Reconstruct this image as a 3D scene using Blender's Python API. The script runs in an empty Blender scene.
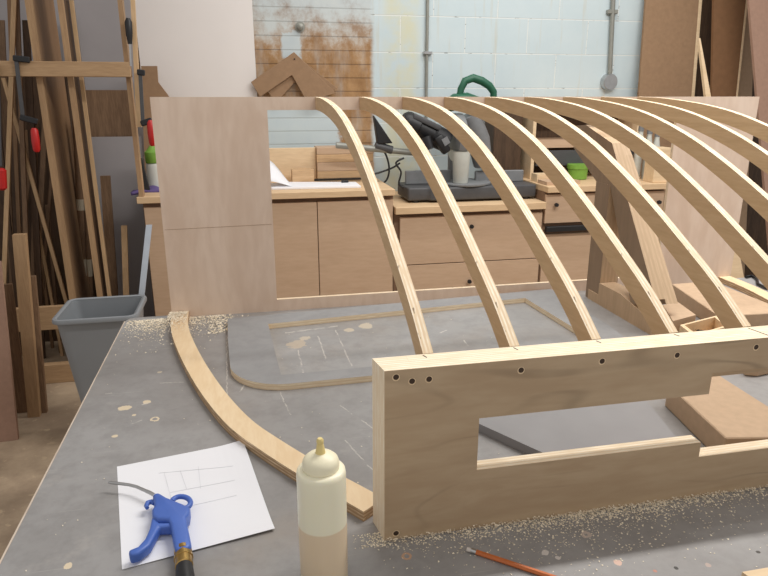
import bpy, bmesh, math, random
from mathutils import Vector, Matrix
PI = math.pi
R = math.radians
rnd = random.Random(7)
sc = bpy.context.scene
COL = sc.collection

# ------------------------------------------------------------------ camera geometry
FPX, HOR, YAW = 640.0, 95.0, R(12.0)
TZ = 0.77                       # worktop height of the bench
EYE = Vector((0, 0, TZ + 0.625))
TH = math.atan((288 - HOR) / FPX)
_c, _s, _ca, _sa = math.cos(TH), math.sin(TH), math.cos(YAW), math.sin(YAW)

def ray(x, y):
    u = (x - 384) / FPX
    v = -(y - 288) / FPX
    dx, dy, dz = u, _c + v * _s, -_s + v * _c
    return Vector((dx * _ca + dy * _sa, -dx * _sa + dy * _ca, dz))

def onz(x, y, z):
    r = ray(x, y); return EYE + r * ((z - EYE.z) / r.z)

def onv(x, y, v):
    r = ray(x, y); return EYE + r * ((v - EYE.y) / r.y)

def onu(x, y, u):
    r = ray(x, y); return EYE + r * ((u - EYE.x) / r.x)

# ------------------------------------------------------------------ materials
def lin(c):
    out = []
    for v in c:
        v /= 255.0
        out.append(v / 12.92 if v <= 0.04045 else ((v + 0.055) / 1.055) ** 2.4)
    return (out[0], out[1], out[2], 1.0)

class NT:
    """small helper around a material's node tree"""
    def __init__(self, name, rough=0.6, metallic=0.0, spec=0.5):
        self.m = bpy.data.materials.new(name)
        self.m.use_nodes = True
        self.t = self.m.node_tree
        self.b = self.t.nodes['Principled BSDF']
        self.b.inputs['Roughness'].default_value = rough
        self.b.inputs['Metallic'].default_value = metallic
        self.b.inputs['Specular IOR Level'].default_value = spec
    def n(self, kind, **kw):
        nd = self.t.nodes.new(kind)
        for k, v in kw.items():
            setattr(nd, k, v)
        return nd
    def link(self, a, b):
        self.t.links.new(a, b)
    def setin(self, nd, key, v):
        if hasattr(v, 'bl_idname') or isinstance(v, bpy.types.NodeSocket):
            self.link(v, nd.inputs[key])
        else:
            nd.inputs[key].default_value = v
    def math(self, op, a, b=0.0, c=None, clamp=False):
        nd = self.n('ShaderNodeMath', operation=op, use_clamp=clamp)
        self.setin(nd, 0, a); self.setin(nd, 1, b)
        if c is not None: self.setin(nd, 2, c)
        return nd.outputs[0]
    def coords(self, kind='Object'):
        return self.n('ShaderNodeTexCoord').outputs[kind]
    def mapping(self, vec, scale=(1, 1, 1), loc=(0, 0, 0), rot=(0, 0, 0)):
        nd = self.n('ShaderNodeMapping')
        self.link(vec, nd.inputs['Vector'])
        nd.inputs['Scale'].default_value = scale
        nd.inputs['Location'].default_value = loc
        nd.inputs['Rotation'].default_value = rot
        return nd.outputs[0]
    def noise(self, vec, scale=5, detail=3, rough=0.55, dist=0.0):
        nd = self.n('ShaderNodeTexNoise')
        self.link(vec, nd.inputs['Vector'])
        nd.inputs['Scale'].default_value = scale
        nd.inputs['Detail'].default_value = detail
        nd.inputs['Roughness'].default_value = rough
        nd.inputs['Distortion'].default_value = dist
        return nd.outputs['Fac']
    def smooth(self, x, lo, hi):
        nd = self.n('ShaderNodeMapRange', interpolation_type='SMOOTHSTEP')
        self.setin(nd, 'Value', x)
        self.setin(nd, 'From Min', lo); self.setin(nd, 'From Max', hi)
        return nd.outputs[0]
    def mix(self, f, a, b):
        nd = self.n('ShaderNodeMix', data_type='RGBA')
        self.setin(nd, 0, f)
        for key, v in ((6, a), (7, b)):
            self.setin(nd, key, v)
        return nd.outputs[2]
    def sep(self, v):
        nd = self.n('ShaderNodeSeparateXYZ'); self.link(v, nd.inputs[0]); return nd.outputs
    def color(self, c):
        self.setin(self.b, 'Base Color', c)
    def bump(self, h, strength=0.3, dist=0.002):
        nd = self.n('ShaderNodeBump')
        nd.inputs['Strength'].default_value = strength
        nd.inputs['Distance'].default_value = dist
        self.link(h, nd.inputs['Height'])
        self.link(nd.outputs[0], self.b.inputs['Normal'])

def plain(name, c, rough=0.5, metallic=0.0, vary=0.12, nscale=30, spec=0.5):
    k = NT(name, rough, metallic, spec)
    f = k.noise(k.coords(), nscale, 3)
    dark = tuple(v * (1 - vary) for v in c); lite = tuple(min(255, v * (1 + vary * 0.5)) for v in c)
    k.color(k.mix(f, lin(dark), lin(lite)))
    return k.m

def wood(name, c1, c2, grain='x', stretch=14, scale=7, rough=0.55, fig=0.5, blotch=None):
    k = NT(name, rough, spec=0.3)
    s = [stretch if a != grain else 1.0 for a in 'xyz']
    o = k.coords()
    f = k.noise(k.mapping(o, s), scale * 0.6, 6, 0.6, 0.4)
    g = k.noise(k.mapping(o, [v * 3 for v in s]), scale, 3, 0.6)
    mixf = k.smooth(k.math('ADD', k.math('MULTIPLY', f, fig), k.math('MULTIPLY', g, 1 - fig)), 0.3, 0.7)
    c = k.mix(mixf, lin(c1), lin(c2))
    if blotch:
        b = k.smooth(k.noise(o, 3.0, 4, 0.6), 0.52, 0.72)
        c = k.mix(k.math('MULTIPLY', b, 0.6), c, lin(blotch))
    k.color(c)
    return k.m

def ply(name, face1, face2, edge1, edge2, axis, grain, stretch=10, scale=4.0, layer=0.0060, dots=True, fig=0.7, rough=0.55, lines=False):
    """plywood: veneer on the faces whose local normal is along axis, glued layers on the edges"""
    k = NT(name, rough, spec=0.3)
    o = k.coords()
    ax = 'xyz'.index(axis)
    s = [stretch if a != grain else 1.0 for a in 'xyz']
    f = k.noise(k.mapping(o, s), scale, 5, 0.6, 1.2)
    fine = k.noise(k.mapping(o, [v * 6 for v in s]), scale, 2, 0.5)
    fm = k.smooth(k.math('ADD', k.math('MULTIPLY', f, fig), k.math('MULTIPLY', fine, 1 - fig)), 0.34, 0.66)
    face = k.mix(fm, lin(face1), lin(face2))
    if lines:
        cn = k.noise(k.mapping(o, [6.5 if a != grain else 1.3 for a in 'xyz'], (.37, .2, .61)), 1.0, 2, 0.45, 0.3)
        ln = k.smooth(k.math('ABSOLUTE', k.math('SUBTRACT', k.math('FRACT', k.math('MULTIPLY', cn, 11.0)), 0.5)), 0.40, 0.5)
        ln = k.math('MULTIPLY', ln, k.smooth(k.noise(k.mapping(o, (3, 3, 3)), 1.5, 2), 0.35, 0.65))
        face = k.mix(k.math('MULTIPLY', ln, 0.42), face, lin(tuple(v * .68 for v in face1)))
    p = k.sep(o)[ax]
    ph = k.math('FRACT', k.math('ADD', k.math('DIVIDE', p, layer), 0.25))
    tri = k.math('ABSOLUTE', k.math('SUBTRACT', ph, 0.5))
    band = k.smooth(tri, 0.18, 0.32)
    wob = k.noise(k.mapping(o, [90 if i == ax else 14 for i in range(3)]), 2.0, 3)
    edge = k.mix(k.math('MULTIPLY', band, k.smooth(wob, 0.25, 0.75)), lin(edge2), lin(edge1))
    if dots:
        d = k.noise(k.mapping(o, [150 if i == ax else 34 for i in range(3)]), 1.0, 2)
        edge = k.mix(k.math('MULTIPLY', k.smooth(d, 0.665, 0.72), 0.75), edge, lin((92, 66, 42)))
    nrm = k.sep(k.coords('Normal'))[ax]
    isf = k.math('GREATER_THAN', k.math('ABSOLUTE', nrm), 0.6)
    k.color(k.mix(isf, edge, face))
    return k.m

EDGE1, EDGE2 = (252, 242, 222), (226, 200, 164)
M = {}
M['rib'] = ply('rib_plywood', (200, 169, 130), (212, 183, 144), EDGE1, EDGE2, 'x', 'y', 8, 5)
M['front'] = ply('front_plywood', (180, 154, 124), (192, 168, 138), EDGE1, (236, 214, 182), 'y', 'x', 5, 3.0, 0.0060, False, lines=True)
M['back'] = ply('back_plywood', (215, 191, 171), (228, 207, 189), EDGE1, EDGE2, 'y', 'z', 3.5, 2.2)
M['band'] = ply('band_plywood', (232, 204, 164), (240, 216, 180), (232, 208, 172), (176, 142, 106), 'z', 'y', 5, 6)
M['greyply'] = ply('grey_faced_plywood', (143, 142, 142), (152, 151, 151), (250, 236, 208), (232, 210, 178), 'z', 'x', 1, 9, 0.007, False)
M['mdf'] = plain('mdf', (196, 169, 141), 0.7, vary=0.08, nscale=60, spec=0.2)
M['mdf_dark'] = plain('dark_mdf', (158, 128, 100), 0.7, vary=0.1, nscale=40, spec=0.2)
M['mdf_deep'] = plain('deep_brown_mdf', (130, 96, 68), 0.7, vary=0.1, nscale=30, spec=0.2)
M['mdf_pink'] = plain('pinkish_mdf', (164, 132, 114), 0.7, vary=0.1, nscale=40, spec=0.2)
M['greypaint'] = plain('grey_paint', (148, 146, 147), 0.5, vary=0.08, nscale=9)
M['stand'] = ply('stand_plywood', (140, 120, 100), (152, 130, 108), (208, 182, 150), (194, 167, 136), 'x', 'z', 6, 4, 0.012, False)
M['rackpine'] = wood('rack_pine', (160, 128, 96), (182, 150, 114), 'z', 12, 6)
M['rackpine_h'] = wood('rack_pine_rail', (166, 134, 100), (188, 156, 120), 'x', 12, 6)
M['divider'] = wood('divider_board', (136, 106, 78), (156, 124, 94), 'z', 8, 4)
M['standply'] = wood('stand_board', (186, 158, 128), (202, 174, 142), 'z', 10, 6)
M['worn_edge'] = wood('worn_edge_wood', (196, 178, 160), (222, 208, 192), 'y', 8, 9)
M['paleply'] = wood('pale_plywood', (220, 192, 154), (236, 210, 174), 'x', 6, 5)
M['pine'] = wood('pine', (196, 162, 122), (218, 186, 146), 'z', 12, 6)
M['pine_h'] = wood('pine_rail', (190, 156, 118), (212, 178, 138), 'x', 12, 6)
M['oldwood'] = wood('old_wood', (112, 88, 68), (146, 118, 92), 'z', 12, 6)
M['darkwood'] = wood('dark_wood', (70, 54, 42), (98, 76, 58), 'z', 12, 6)
M['cab'] = wood('cabinet_face', (192, 162, 134), (203, 174, 146), 'x', 6, 4)
M['cab_edge'] = wood('worktop_wood', (208, 176, 138), (224, 194, 156), 'x', 6, 4)
M['cab_in'] = plain('cabinet_body', (128, 100, 78), 0.7)
M['paper'] = plain('white_paper', (240, 240, 244), 0.8, vary=0.02, nscale=6)
M['white'] = plain('white_melamine', (236, 230, 226), 0.35, vary=0.03, nscale=3)
M['black'] = plain('black_plastic', (30, 30, 32), 0.45)
M['black_gloss'] = plain('black_metal', (34, 34, 36), 0.3)
M['dgrey'] = plain('dark_grey_casting', (78, 78, 80), 0.5)
M['mgrey'] = plain('grey_casting', (128, 130, 132), 0.45)
M['steel'] = plain('steel', (196, 196, 196), 0.28, 1.0, vary=0.1)
M['alu'] = plain('aluminium', (196, 204, 214), 0.4, 0.6, vary=0.05)
M['pipe'] = plain('painted_conduit', (150, 150, 142), 0.45, 0.3)
M['brass'] = plain('brass', (186, 152, 92), 0.3, 1.0, vary=0.2)
M['blue'] = plain('blue_plastic', (76, 110, 192), 0.4, vary=0.06)
M['bluedark'] = plain('dark_blue_plastic', (40, 44, 96), 0.4)
M['green'] = plain('dark_green_plastic', (32, 92, 68), 0.42)
M['lime'] = plain('lime_plastic', (122, 168, 66), 0.45)
M['red'] = plain('red_plastic', (190, 30, 28), 0.4)
M['purple'] = plain('purple_cloth', (104, 88, 140), 0.9)
M['bin'] = plain('grey_bin_plastic', (138, 142, 146), 0.5, vary=0.05, nscale=8)
M['cream'] = plain('cream_cap', (242, 234, 204), 0.42, vary=0.04)
M['tip'] = plain('yellow_tip', (230, 208, 140), 0.4, vary=0.06)
M['clear'] = plain('milky_plastic', (206, 208, 200), 0.4, vary=0.1, nscale=12)
M['card'] = plain('cardboard_tube', (120, 92, 68), 0.8, vary=0.15)
M['tape'] = plain('paper_tape', (184, 172, 150), 0.8)
M['hole'] = plain('hole_shade', (64, 44, 28), 0.6)  # dark of the recessed holes, given as a flat colour
M['lead'] = plain('graphite_line', (228, 228, 233), 0.7)
M['pencilmark'] = plain('pencil_mark', (44, 38, 34), 0.8)
M['orange'] = plain('orange_paint', (200, 108, 52), 0.35, vary=0.12, nscale=80)
M['eraser'] = plain('worn_eraser', (222, 214, 206), 0.7)
M['greywall'] = plain('grey_wall_paint', (166, 162, 164), 0.8, vary=0.06, nscale=4)
M['tan'] = plain('packing_card', (196, 164, 124), 0.8)

def sawdust_mat():
    k = NT('sawdust', 0.9, spec=0.1)
    k.color(k.mix(k.noise(k.coords(), 300, 2), lin((238, 220, 190)), lin((252, 244, 226))))
    return k.m
M['dust'] = sawdust_mat()

def bottle_mat():
    k = NT('glue_bottle_plastic', 0.36)
    z = k.sep(k.coords())[2]
    f = k.smooth(z, 0.0955, 0.0985)
    n = k.noise(k.coords(), 9, 3)
    low = k.mix(n, lin((226, 202, 170)), lin((236, 216, 186)))
    hi = k.mix(n, lin((242, 235, 206)), lin((248, 242, 218)))
    k.color(k.mix(f, low, hi))
    k.b.inputs['Subsurface Weight'].default_value = 0.15
    k.b.inputs['Subsurface Radius'].default_value = (0.01, 0.008, 0.005)
    return k.m
M['bottle'] = bottle_mat()

def bench_mat():
    k = NT('worn_grey_bench_top', 0.42, spec=0.5)
    o = k.coords()
    big = k.noise(o, 3.0, 5, 0.6)
    base = k.mix(k.smooth(big, 0.3, 0.7), lin((144, 141, 139)), lin((160, 158, 157)))
    warm = k.smooth(k.noise(k.mapping(o, (1, 1, 1), (3, 7, 0)), 2.2, 5, 0.65), 0.5, 0.75)
    base = k.mix(k.math('MULTIPLY', warm, 0.75), base, lin((150, 138, 126)))
    mot = k.smooth(k.noise(k.mapping(o, (1, 1, 1), (1, 4, 0)), 28, 5, 0.7), 0.38, 0.7)
    base = k.mix(k.math('MULTIPLY', mot, 0.35), base, lin((122, 119, 117)))
    pat = k.smooth(k.noise(k.mapping(o, (1, 1, 1), (6, 1, 0)), 6, 5, 0.7), 0.60, 0.72)
    base = k.mix(k.math('MULTIPLY', pat, 0.35), base, lin((182, 176, 170)))
    # long fine scratches in a few directions
    for i, (rot, thr) in enumerate(((0.2, 0.70), (1.1, 0.71), (-0.6, 0.72), (1.6, 0.705))):
        v = k.mapping(o, (2.0, 95, 1), (i * 3.1, i * 1.7, 0), (0, 0, rot))
        s = k.smooth(k.noise(v, 2.6, 2, 0.4), thr + .02, thr + 0.06)
        base = k.mix(k.math('MULTIPLY', s, 0.3), base, lin((196, 192, 186)))
    # small glue freckles
    vo = k.n('ShaderNodeTexVoronoi'); k.link(o, vo.inputs['Vector']); vo.inputs['Scale'].default_value = 16
    rad = k.math('MULTIPLY', k.sep(vo.outputs['Color'])[0], 0.055)
    keep = k.math('GREATER_THAN', k.sep(vo.outputs['Color'])[1], 0.62)
    sp = k.math('MULTIPLY', k.math('LESS_THAN', k.math('ADD', vo.outputs['Distance'],
                k.math('MULTIPLY', k.noise(o, 120, 2), 0.05)), rad), keep)
    base = k.mix(k.math('MULTIPLY', sp, 0.7), base, lin((206, 190, 166)))
    # drips and scratches that lie at known places on the top
    xyz = k.sep(o)
    def spot(x, y, r, colour, ring=False, amt=0.9):
        nonlocal base
        p = onz(x, y, TZ)
        dx = k.math('SUBTRACT', xyz[0], p.x); dy = k.math('SUBTRACT', xyz[1], p.y)
        d = k.math('SQRT', k.math('ADD', k.math('MULTIPLY', dx, dx), k.math('MULTIPLY', dy, dy)))
        d = k.math('ADD', d, k.math('MULTIPLY', k.math('SUBTRACT', k.noise(o, 45, 5, 0.7), 0.5), r * 2.2))
        if ring:
            m = k.math('LESS_THAN', k.math('ABSOLUTE', k.math('SUBTRACT', d, r * 0.7)), r * 0.3)
        else:
            m = k.math('LESS_THAN', d, r)
        base = k.mix(k.math('MULTIPLY', m, amt), base, lin(colour))
    CR = (226, 208, 178)
    for a in ((125, 408, .011, CR), (155, 419, .008, CR, True), (147, 402, .008, CR), (134, 415, .004, CR), (160, 372, .006, CR, False, .5),
              (68, 566, .006, CR), (115, 436, .005, CR), (296, 344, .026, (204, 184, 156), False, .55), (305, 338, .013, CR, False, .45),
              (407, 556, .007, (200, 160, 130), True), (587, 535, .008, (196, 180, 170), True), (618, 563, .006, (214, 178, 160)),
              (676, 568, .003, (40, 34, 30)), (758, 552, .003, (50, 40, 34)), (655, 571, .003, (190, 130, 110)), (708, 565, .004, (180, 160, 150)),
              (545, 553, .006, (214, 206, 200)), (558, 558, .004, (214, 206, 200)), (365, 326, .02, CR, False, .5), (350, 330, .014, CR, False, .5)):
        spot(*a)
    def scratch(x0, y0, x1, y1, w, colour=(206, 200, 192), amt=0.7):
        nonlocal base
        a = onz(x0, y0, TZ); b = onz(x1, y1, TZ)
        d = b - a; L = d.length; d /= L
        px = k.math('SUBTRACT', xyz[0], a.x); py = k.math('SUBTRACT', xyz[1], a.y)
        t = k.math('ADD', k.math('MULTIPLY', px, d.x), k.math('MULTIPLY', py, d.y))
        s_ = k.math('SUBTRACT', k.math('MULTIPLY', px, -d.y), k.math('MULTIPLY', py, -d.x))
        s_ = k.math('ADD', s_, k.math('MULTIPLY', k.math('SUBTRACT', k.noise(o, 40, 4, 0.7), 0.5), 0.012))
        inl = k.math('LESS_THAN', k.math('ABSOLUTE', k.math('SUBTRACT', t, L / 2)), L / 2)
        m = k.math('MULTIPLY', k.math('MULTIPLY', inl, k.math('LESS_THAN', k.math('ABSOLUTE', s_), w)), k.smooth(k.noise(o, 30, 3), 0.35, 0.55))
        base = k.mix(k.math('MULTIPLY', m, amt), base, lin(colour))
    for a in ((285, 333, 338, 326, .003), (298, 350, 304, 375, .0018), (318, 336, 327, 362, .0015), (335, 330, 352, 366, .0015),
              (227, 335, 227, 402, .0012), (245, 384, 240, 392, .002), (280, 392, 290, 415, .001), (340, 405, 375, 430, .0012),
              (160, 383, 184, 382, .0012), (105, 394, 112, 393, .002), (132, 424, 142, 420, .0015), (142, 405, 150, 402, .002),
              (345, 440, 372, 470, .0013), (505, 417, 518, 424, .0015), (590, 411, 600, 416, .0012), (440, 333, 447, 330, .002), (464, 340, 468, 346, .002)):
        scratch(*a)
    k.color(base)
    rr = k.n('ShaderNodeMapRange'); k.link(big, rr.inputs['Value'])
    rr.inputs['To Min'].default_value = 0.34; rr.inputs['To Max'].default_value = 0.5
    k.link(rr.outputs[0], k.b.inputs['Roughness'])
    return k.m
M['bench'] = bench_mat()

def floor_mat():
    k = NT('dusty_concrete', 0.8, spec=0.2)
    o = k.coords()
    f = k.smooth(k.noise(o, 4, 6, 0.65), 0.3, 0.7)
    c = k.mix(f, lin((146, 127, 107)), lin((184, 163, 138)))
    s = k.smooth(k.noise(o, 22, 3), 0.62, 0.7)
    k.color(k.mix(k.math('MULTIPLY', s, 0.5), c, lin((198, 176, 146))))
    return k.m
M['floor'] = floor_mat()

def wall_mat():
    """pale blue painted concrete block, with a patch of bare brown brick on its left"""
    k = NT('painted_block_and_brick', 0.75, spec=0.25)
    o = k.coords()
    x, y, z = k.sep(o)
    cmb = k.n('ShaderNodeCombineXYZ')
    k.link(k.math('ADD', x, -1.12), cmb.inputs[0]); k.link(k.math('ADD', z, -1.634 + 2.0), cmb.inputs[1])
    br = k.n('ShaderNodeTexBrick'); k.link(cmb.outputs[0], br.inputs['Vector'])
    br.offset = 0.5
    for key, v in (('Scale', 1.0), ('Brick Width', 0.395), ('Row Height', 0.2), ('Mortar Size', 0.0035), ('Mortar Smooth', 0.4), ('Bias', 0.0)):
        br.inputs[key].default_value = v
    mort = br.outputs['Fac']
    soft = k.noise(o, 5, 5, 0.6)
    paint = k.mix(soft, lin((190, 207, 213)), lin((210, 221, 223)))
    streak = k.noise(k.mapping(o, (9, 1, 0.7)), 2.0, 4, 0.6)
    paint = k.mix(k.math('MULTIPLY', k.smooth(streak, 0.55, 0.75), 0.5), paint, lin((198, 190, 166)))
    # yellowish drip beside the brick patch
    d = k.math('ABSOLUTE', k.math('SUBTRACT', x, 0.93))
    yel = k.math('MULTIPLY', k.math('SUBTRACT', 1.0, k.smooth(d, 0.05, 0.14)), k.smooth(soft, 0.3, 0.6))
    paint = k.mix(k.math('MULTIPLY', yel, 0.6), paint, lin((214, 206, 160)))
    block = k.mix(k.math('MULTIPLY', mort, 0.75), paint, lin((230, 232, 228)))
    crack = k.math('MULTIPLY', k.smooth(mort, 0.2, 0.9), k.smooth(k.noise(k.mapping(o, (6, 1, 30)), 3, 2), 0.58, 0.66))
    block = k.mix(k.math('MULTIPLY', crack, 0.8), block, lin((120, 124, 120)))
    # brick patch
    cm2 = k.n('ShaderNodeCombineXYZ')
    k.link(x, cm2.inputs[0]); k.link(k.math('ADD', z, 0.0), cm2.inputs[1])
    b2 = k.n('ShaderNodeTexBrick'); k.link(cm2.outputs[0], b2.inputs['Vector'])
    for key, v in (('Scale', 1.0), ('Brick Width', 6.0), ('Row Height', 0.0745), ('Mortar Size', 0.0035), ('Mortar Smooth', 0.3)):
        b2.inputs[key].default_value = v
    m2 = b2.outputs['Fac']
    n1 = k.noise(k.mapping(o, (1.4, 1, 1.2)), 6, 6, 0.7)
    brown = k.mix(k.smooth(n1, 0.3, 0.7), lin((146, 110, 74)), lin((184, 146, 104)))
    brown = k.mix(k.math('MULTIPLY', m2, 0.7), brown, lin((112, 86, 62)))
    pale = k.mix(n1, lin((190, 206, 214)), lin((212, 222, 222)))
    pale = k.mix(k.math('MULTIPLY', m2, 0.45), pale, lin((160, 164, 160)))
    # where paint still covers the bricks: top courses, bottom left, and a splash in the middle
    wob = k.math('MULTIPLY', k.math('SUBTRACT', n1, 0.5), 0.75)
    top = k.smooth(k.math('ADD', z, wob), 1.60, 1.90)
    low = k.math('MULTIPLY', k.math('SUBTRACT', 1.0, k.smooth(k.math('ADD', z, k.math('MULTIPLY', wob, .2)), 1.345, 1.375)),
                 k.math('SUBTRACT', 1.0, k.smooth(k.math('ADD', x, k.math('MULTIPLY', wob, .3)), 0.53, 0.57)))
    sx = k.math('ABSOLUTE', k.math('SUBTRACT', x, 0.29))
    sz = k.math('ABSOLUTE', k.math('SUBTRACT', z, 1.665))
    spl = k.math('SUBTRACT', 1.0, k.smooth(k.math('ADD', k.math('MAXIMUM', sx, k.math('MULTIPLY', sz, 0.75)), k.math('MULTIPLY', wob, 0.15)), 0.045, 0.07))
    fad = k.math('MULTIPLY', k.smooth(k.noise(k.mapping(o, (5, 1, 1.2), (2, 0, 5)), 2.2, 5, 0.6), 0.45, 0.75), 0.38)
    cov = k.math('MAXIMUM', k.math('MAXIMUM', k.math('MULTIPLY', top, 0.85), low), k.math('MAXIMUM', k.math('MULTIPLY', spl, 0.9), fad))
    brick = k.mix(cov, brown, pale)
    isb = k.math('MULTIPLY', k.math('SUBTRACT', 1.0, k.smooth(k.math('ADD', x, k.math('MULTIPLY', wob, .06)), 0.735, 0.775)), k.math('GREATER_THAN', x, -0.6))
    k.color(k.mix(isb, block, brick))
    hgt = k.mix(isb, mort, m2)
    inv = k.n('ShaderNodeInvert'); k.link(hgt, inv.inputs['Color'])
    k.bump(inv.outputs[0], 0.45, 0.004)
    return k.m
M['wall'] = wall_mat()

# ------------------------------------------------------------------ mesh builder
class MB:
    def __init__(self):
        self.bm = bmesh.new()
    def poly_prism(self, pts, ext):
        """pts: list of 3-D points of one planar outline, ext: extrusion vector"""
        ext = Vector(ext)
        a = [self.bm.verts.new(Vector(p)) for p in pts]
        b = [self.bm.verts.new(Vector(p) + ext) for p in pts]
        n = len(pts)
        self.bm.faces.new(a); self.bm.faces.new(b[::-1])
        for i in range(n):
            self.bm.faces.new((a[(i + 1) % n], a[i], b[i], b[(i + 1) % n]))
        return self
    def box(self, lo, hi):
        x0, y0, z0 = lo; x1, y1, z1 = hi
        return self.poly_prism([(x0, y0, z0), (x1, y0, z0), (x1, y1, z0), (x0, y1, z0)], (0, 0, z1 - z0))
    def obox(self, a, b, w, t, up=(0, 0, 1)):
        """a bar from a to b, width w across, thickness t along up"""
        a = Vector(a); b = Vector(b); d = (b - a).normalized()
        up = Vector(up); side = d.cross(up).normalized(); up2 = side.cross(d).normalized()
        s = side * w / 2; u = up2 * t / 2
        return self.poly_prism([a - s - u, a + s - u, a + s + u, a - s + u], b - a)
    def quadbar(self, p0, p1, p2, p3, ext):
        return self.poly_prism([p0, p1, p2, p3], ext)
    def tube(self, pts, rad, seg=10, caps=True):
        pts = [Vector(p) for p in pts]
        rads = rad if isinstance(rad, (list, tuple)) else [rad] * len(pts)
        rings = []
        prev = None
        for i, p in enumerate(pts):
            d = (pts[min(i + 1, len(pts) - 1)] - pts[max(i - 1, 0)]).normalized()
            if prev is None:
                ref = Vector((0, 0, 1)) if abs(d.z) < 0.9 else Vector((1, 0, 0))
                x = d.cross(ref).normalized()
            else:
                x = (prev - d * prev.dot(d)).normalized()
            prev = x
            y = d.cross(x).normalized()
            rings.append([self.bm.verts.new(p + (x * math.cos(2 * PI * j / seg) + y * math.sin(2 * PI * j / seg)) * rads[i]) for j in range(seg)])
        for r0, r1 in zip(rings, rings[1:]):
            for j in range(seg):
                self.bm.faces.new((r0[j], r0[(j + 1) % seg], r1[(j + 1) % seg], r1[j]))
        if caps:
            self.bm.faces.new(rings[0][::-1]); self.bm.faces.new(rings[-1])
        return self
    def lathe(self, prof, centre, seg=32):
        """prof: (radius, z) bottom to top"""
        cx, cy, cz = centre
        rings = []
        for r, z in prof:
            rings.append([self.bm.verts.new((cx + r * math.cos(2 * PI * j / seg), cy + r * math.sin(2 * PI * j / seg), cz + z)) for j in range(seg)])
        for r0, r1 in zip(rings, rings[1:]):
            for j in range(seg):
                self.bm.faces.new((r0[j], r0[(j + 1) % seg], r1[(j + 1) % seg], r1[j]))
        self.bm.faces.new(rings[0][::-1]); self.bm.faces.new(rings[-1])
        return self
    def grid(self, fn, nu, nv):
        vs = [[self.bm.verts.new(fn(i / nu, j / nv)) for j in range(nv + 1)] for i in range(nu + 1)]
        for i in range(nu):
            for j in range(nv):
                self.bm.faces.new((vs[i][j], vs[i + 1][j], vs[i + 1][j + 1], vs[i][j + 1]))
        return self
    def ball(self, c, r, seg=14, scale=(1, 1, 1)):
        m = Matrix.Translation(Vector(c)) @ Matrix.Diagonal((scale[0], scale[1], scale[2], 1))
        bmesh.ops.create_uvsphere(self.bm, u_segments=seg, v_segments=seg // 2 + 1, radius=r, matrix=m)
        return self
    def bevel(self, w, seg=2, ang=35):
        bmesh.ops.recalc_face_normals(self.bm, faces=self.bm.faces)
        es = [e for e in self.bm.edges if len(e.link_faces) == 2 and e.calc_face_angle(0) > R(ang)]
        if es:
            bmesh.ops.bevel(self.bm, geom=es, offset=w, segments=seg, affect='EDGES', clamp_overlap=True, profile=0.5)
        return self
    def lowest(self):
        xs = [v.co.x for v in self.bm.verts]; ys = [v.co.y for v in self.bm.verts]; zs = [v.co.z for v in self.bm.verts]
        return Vector(((min(xs) + max(xs)) / 2, (min(ys) + max(ys)) / 2, min(zs)))
    def build(self, name, mat, parent=None, smooth=False, local=False, recalc=True):
        """parent: a part of that thing (mesh given in world space unless local); no parent: a thing of its own"""
        if recalc:
            bmesh.ops.recalc_face_normals(self.bm, faces=self.bm.faces)
        off = Vector((0, 0, 0))
        if parent is not None:
            if not local:
                off = parent.matrix_world.translation.copy() if parent.parent is None else Vector(parent['_w'])
        elif not local:
            off = self.lowest()
        for v in self.bm.verts:
            v.co -= off
        me = bpy.data.meshes.new(name)
        self.bm.to_mesh(me); self.bm.free()
        me.materials.append(M[mat] if isinstance(mat, str) else mat)
        if smooth:
            me.polygons.foreach_set('use_smooth', [True] * len(me.polygons))
            try:
                me.set_sharp_from_angle(angle=R(40))
            except Exception:
                pass
        o = bpy.data.objects.new(name, me)
        COL.objects.link(o)
        if parent is not None:
            o.parent = parent
        else:
            o.location = off
            o.matrix_world = Matrix.Translation(off)
        return o

def tag(o, label, cat, group=None, kind=None):
    o['label'] = label; o['category'] = cat
    if group: o['group'] = group
    if kind: o['kind'] = kind
    return o

def thing(name, loc, label, cat, group=None):
    o = bpy.data.objects.new(name, None)
    COL.objects.link(o)
    o.empty_display_size = 0.05
    o.location = Vector(loc)
    o.matrix_world = Matrix.Translation(Vector(loc))
    return tag(o, label, cat, group)

def sub(mb, name, mat, part, root, smooth=False):
    """a sub-part: mesh in world space, child of a part whose own origin coincides with its root's"""
    for v in mb.bm.verts:
        v.co -= root.matrix_world.translation
    return mb.build(name, mat, part, smooth, local=True)

def struct(o):
    o['kind'] = 'structure'; return o

# ------------------------------------------------------------------ the room
fl = struct(MB().box((-3.2, -1.2, -0.05), (4.6, 4.0, 0)).build('floor', 'floor', None))
wb = MB().box((-0.6, 0, 0), (4.6, 0.12, 3.2)).build('wall_back', 'wall', None, local=True)
wb.location = (0, 3.88, 0); struct(wb)
wl = MB().box((-3.2, 3.88, 0), (-0.6, 4.0, 3.2)).build('wall_left', 'greywall', None); struct(wl)

# ------------------------------------------------------------------ workbench
bench = thing('workbench', (0.9, 1.1, 0), 'large workbench with a scratched grey top carrying the ribbed frame', 'workbench')
B0, B1, B2, B3 = -0.368, 0.34, 2.35, 1.885
mb = MB()
rr = 0.02
mb.poly_prism([(B0, B1, TZ - .04), (B2, B1, TZ - .04), (B2, B3, TZ - .04), (B0 + rr * 1.6, B3, TZ - .04), (B0 + rr * .4, B3 - rr * .35, TZ - .04), (B0, B3 - rr * 1.3, TZ - .04)], (0, 0, .04))
top = mb.build('bench_top', 'bench', bench)
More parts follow.
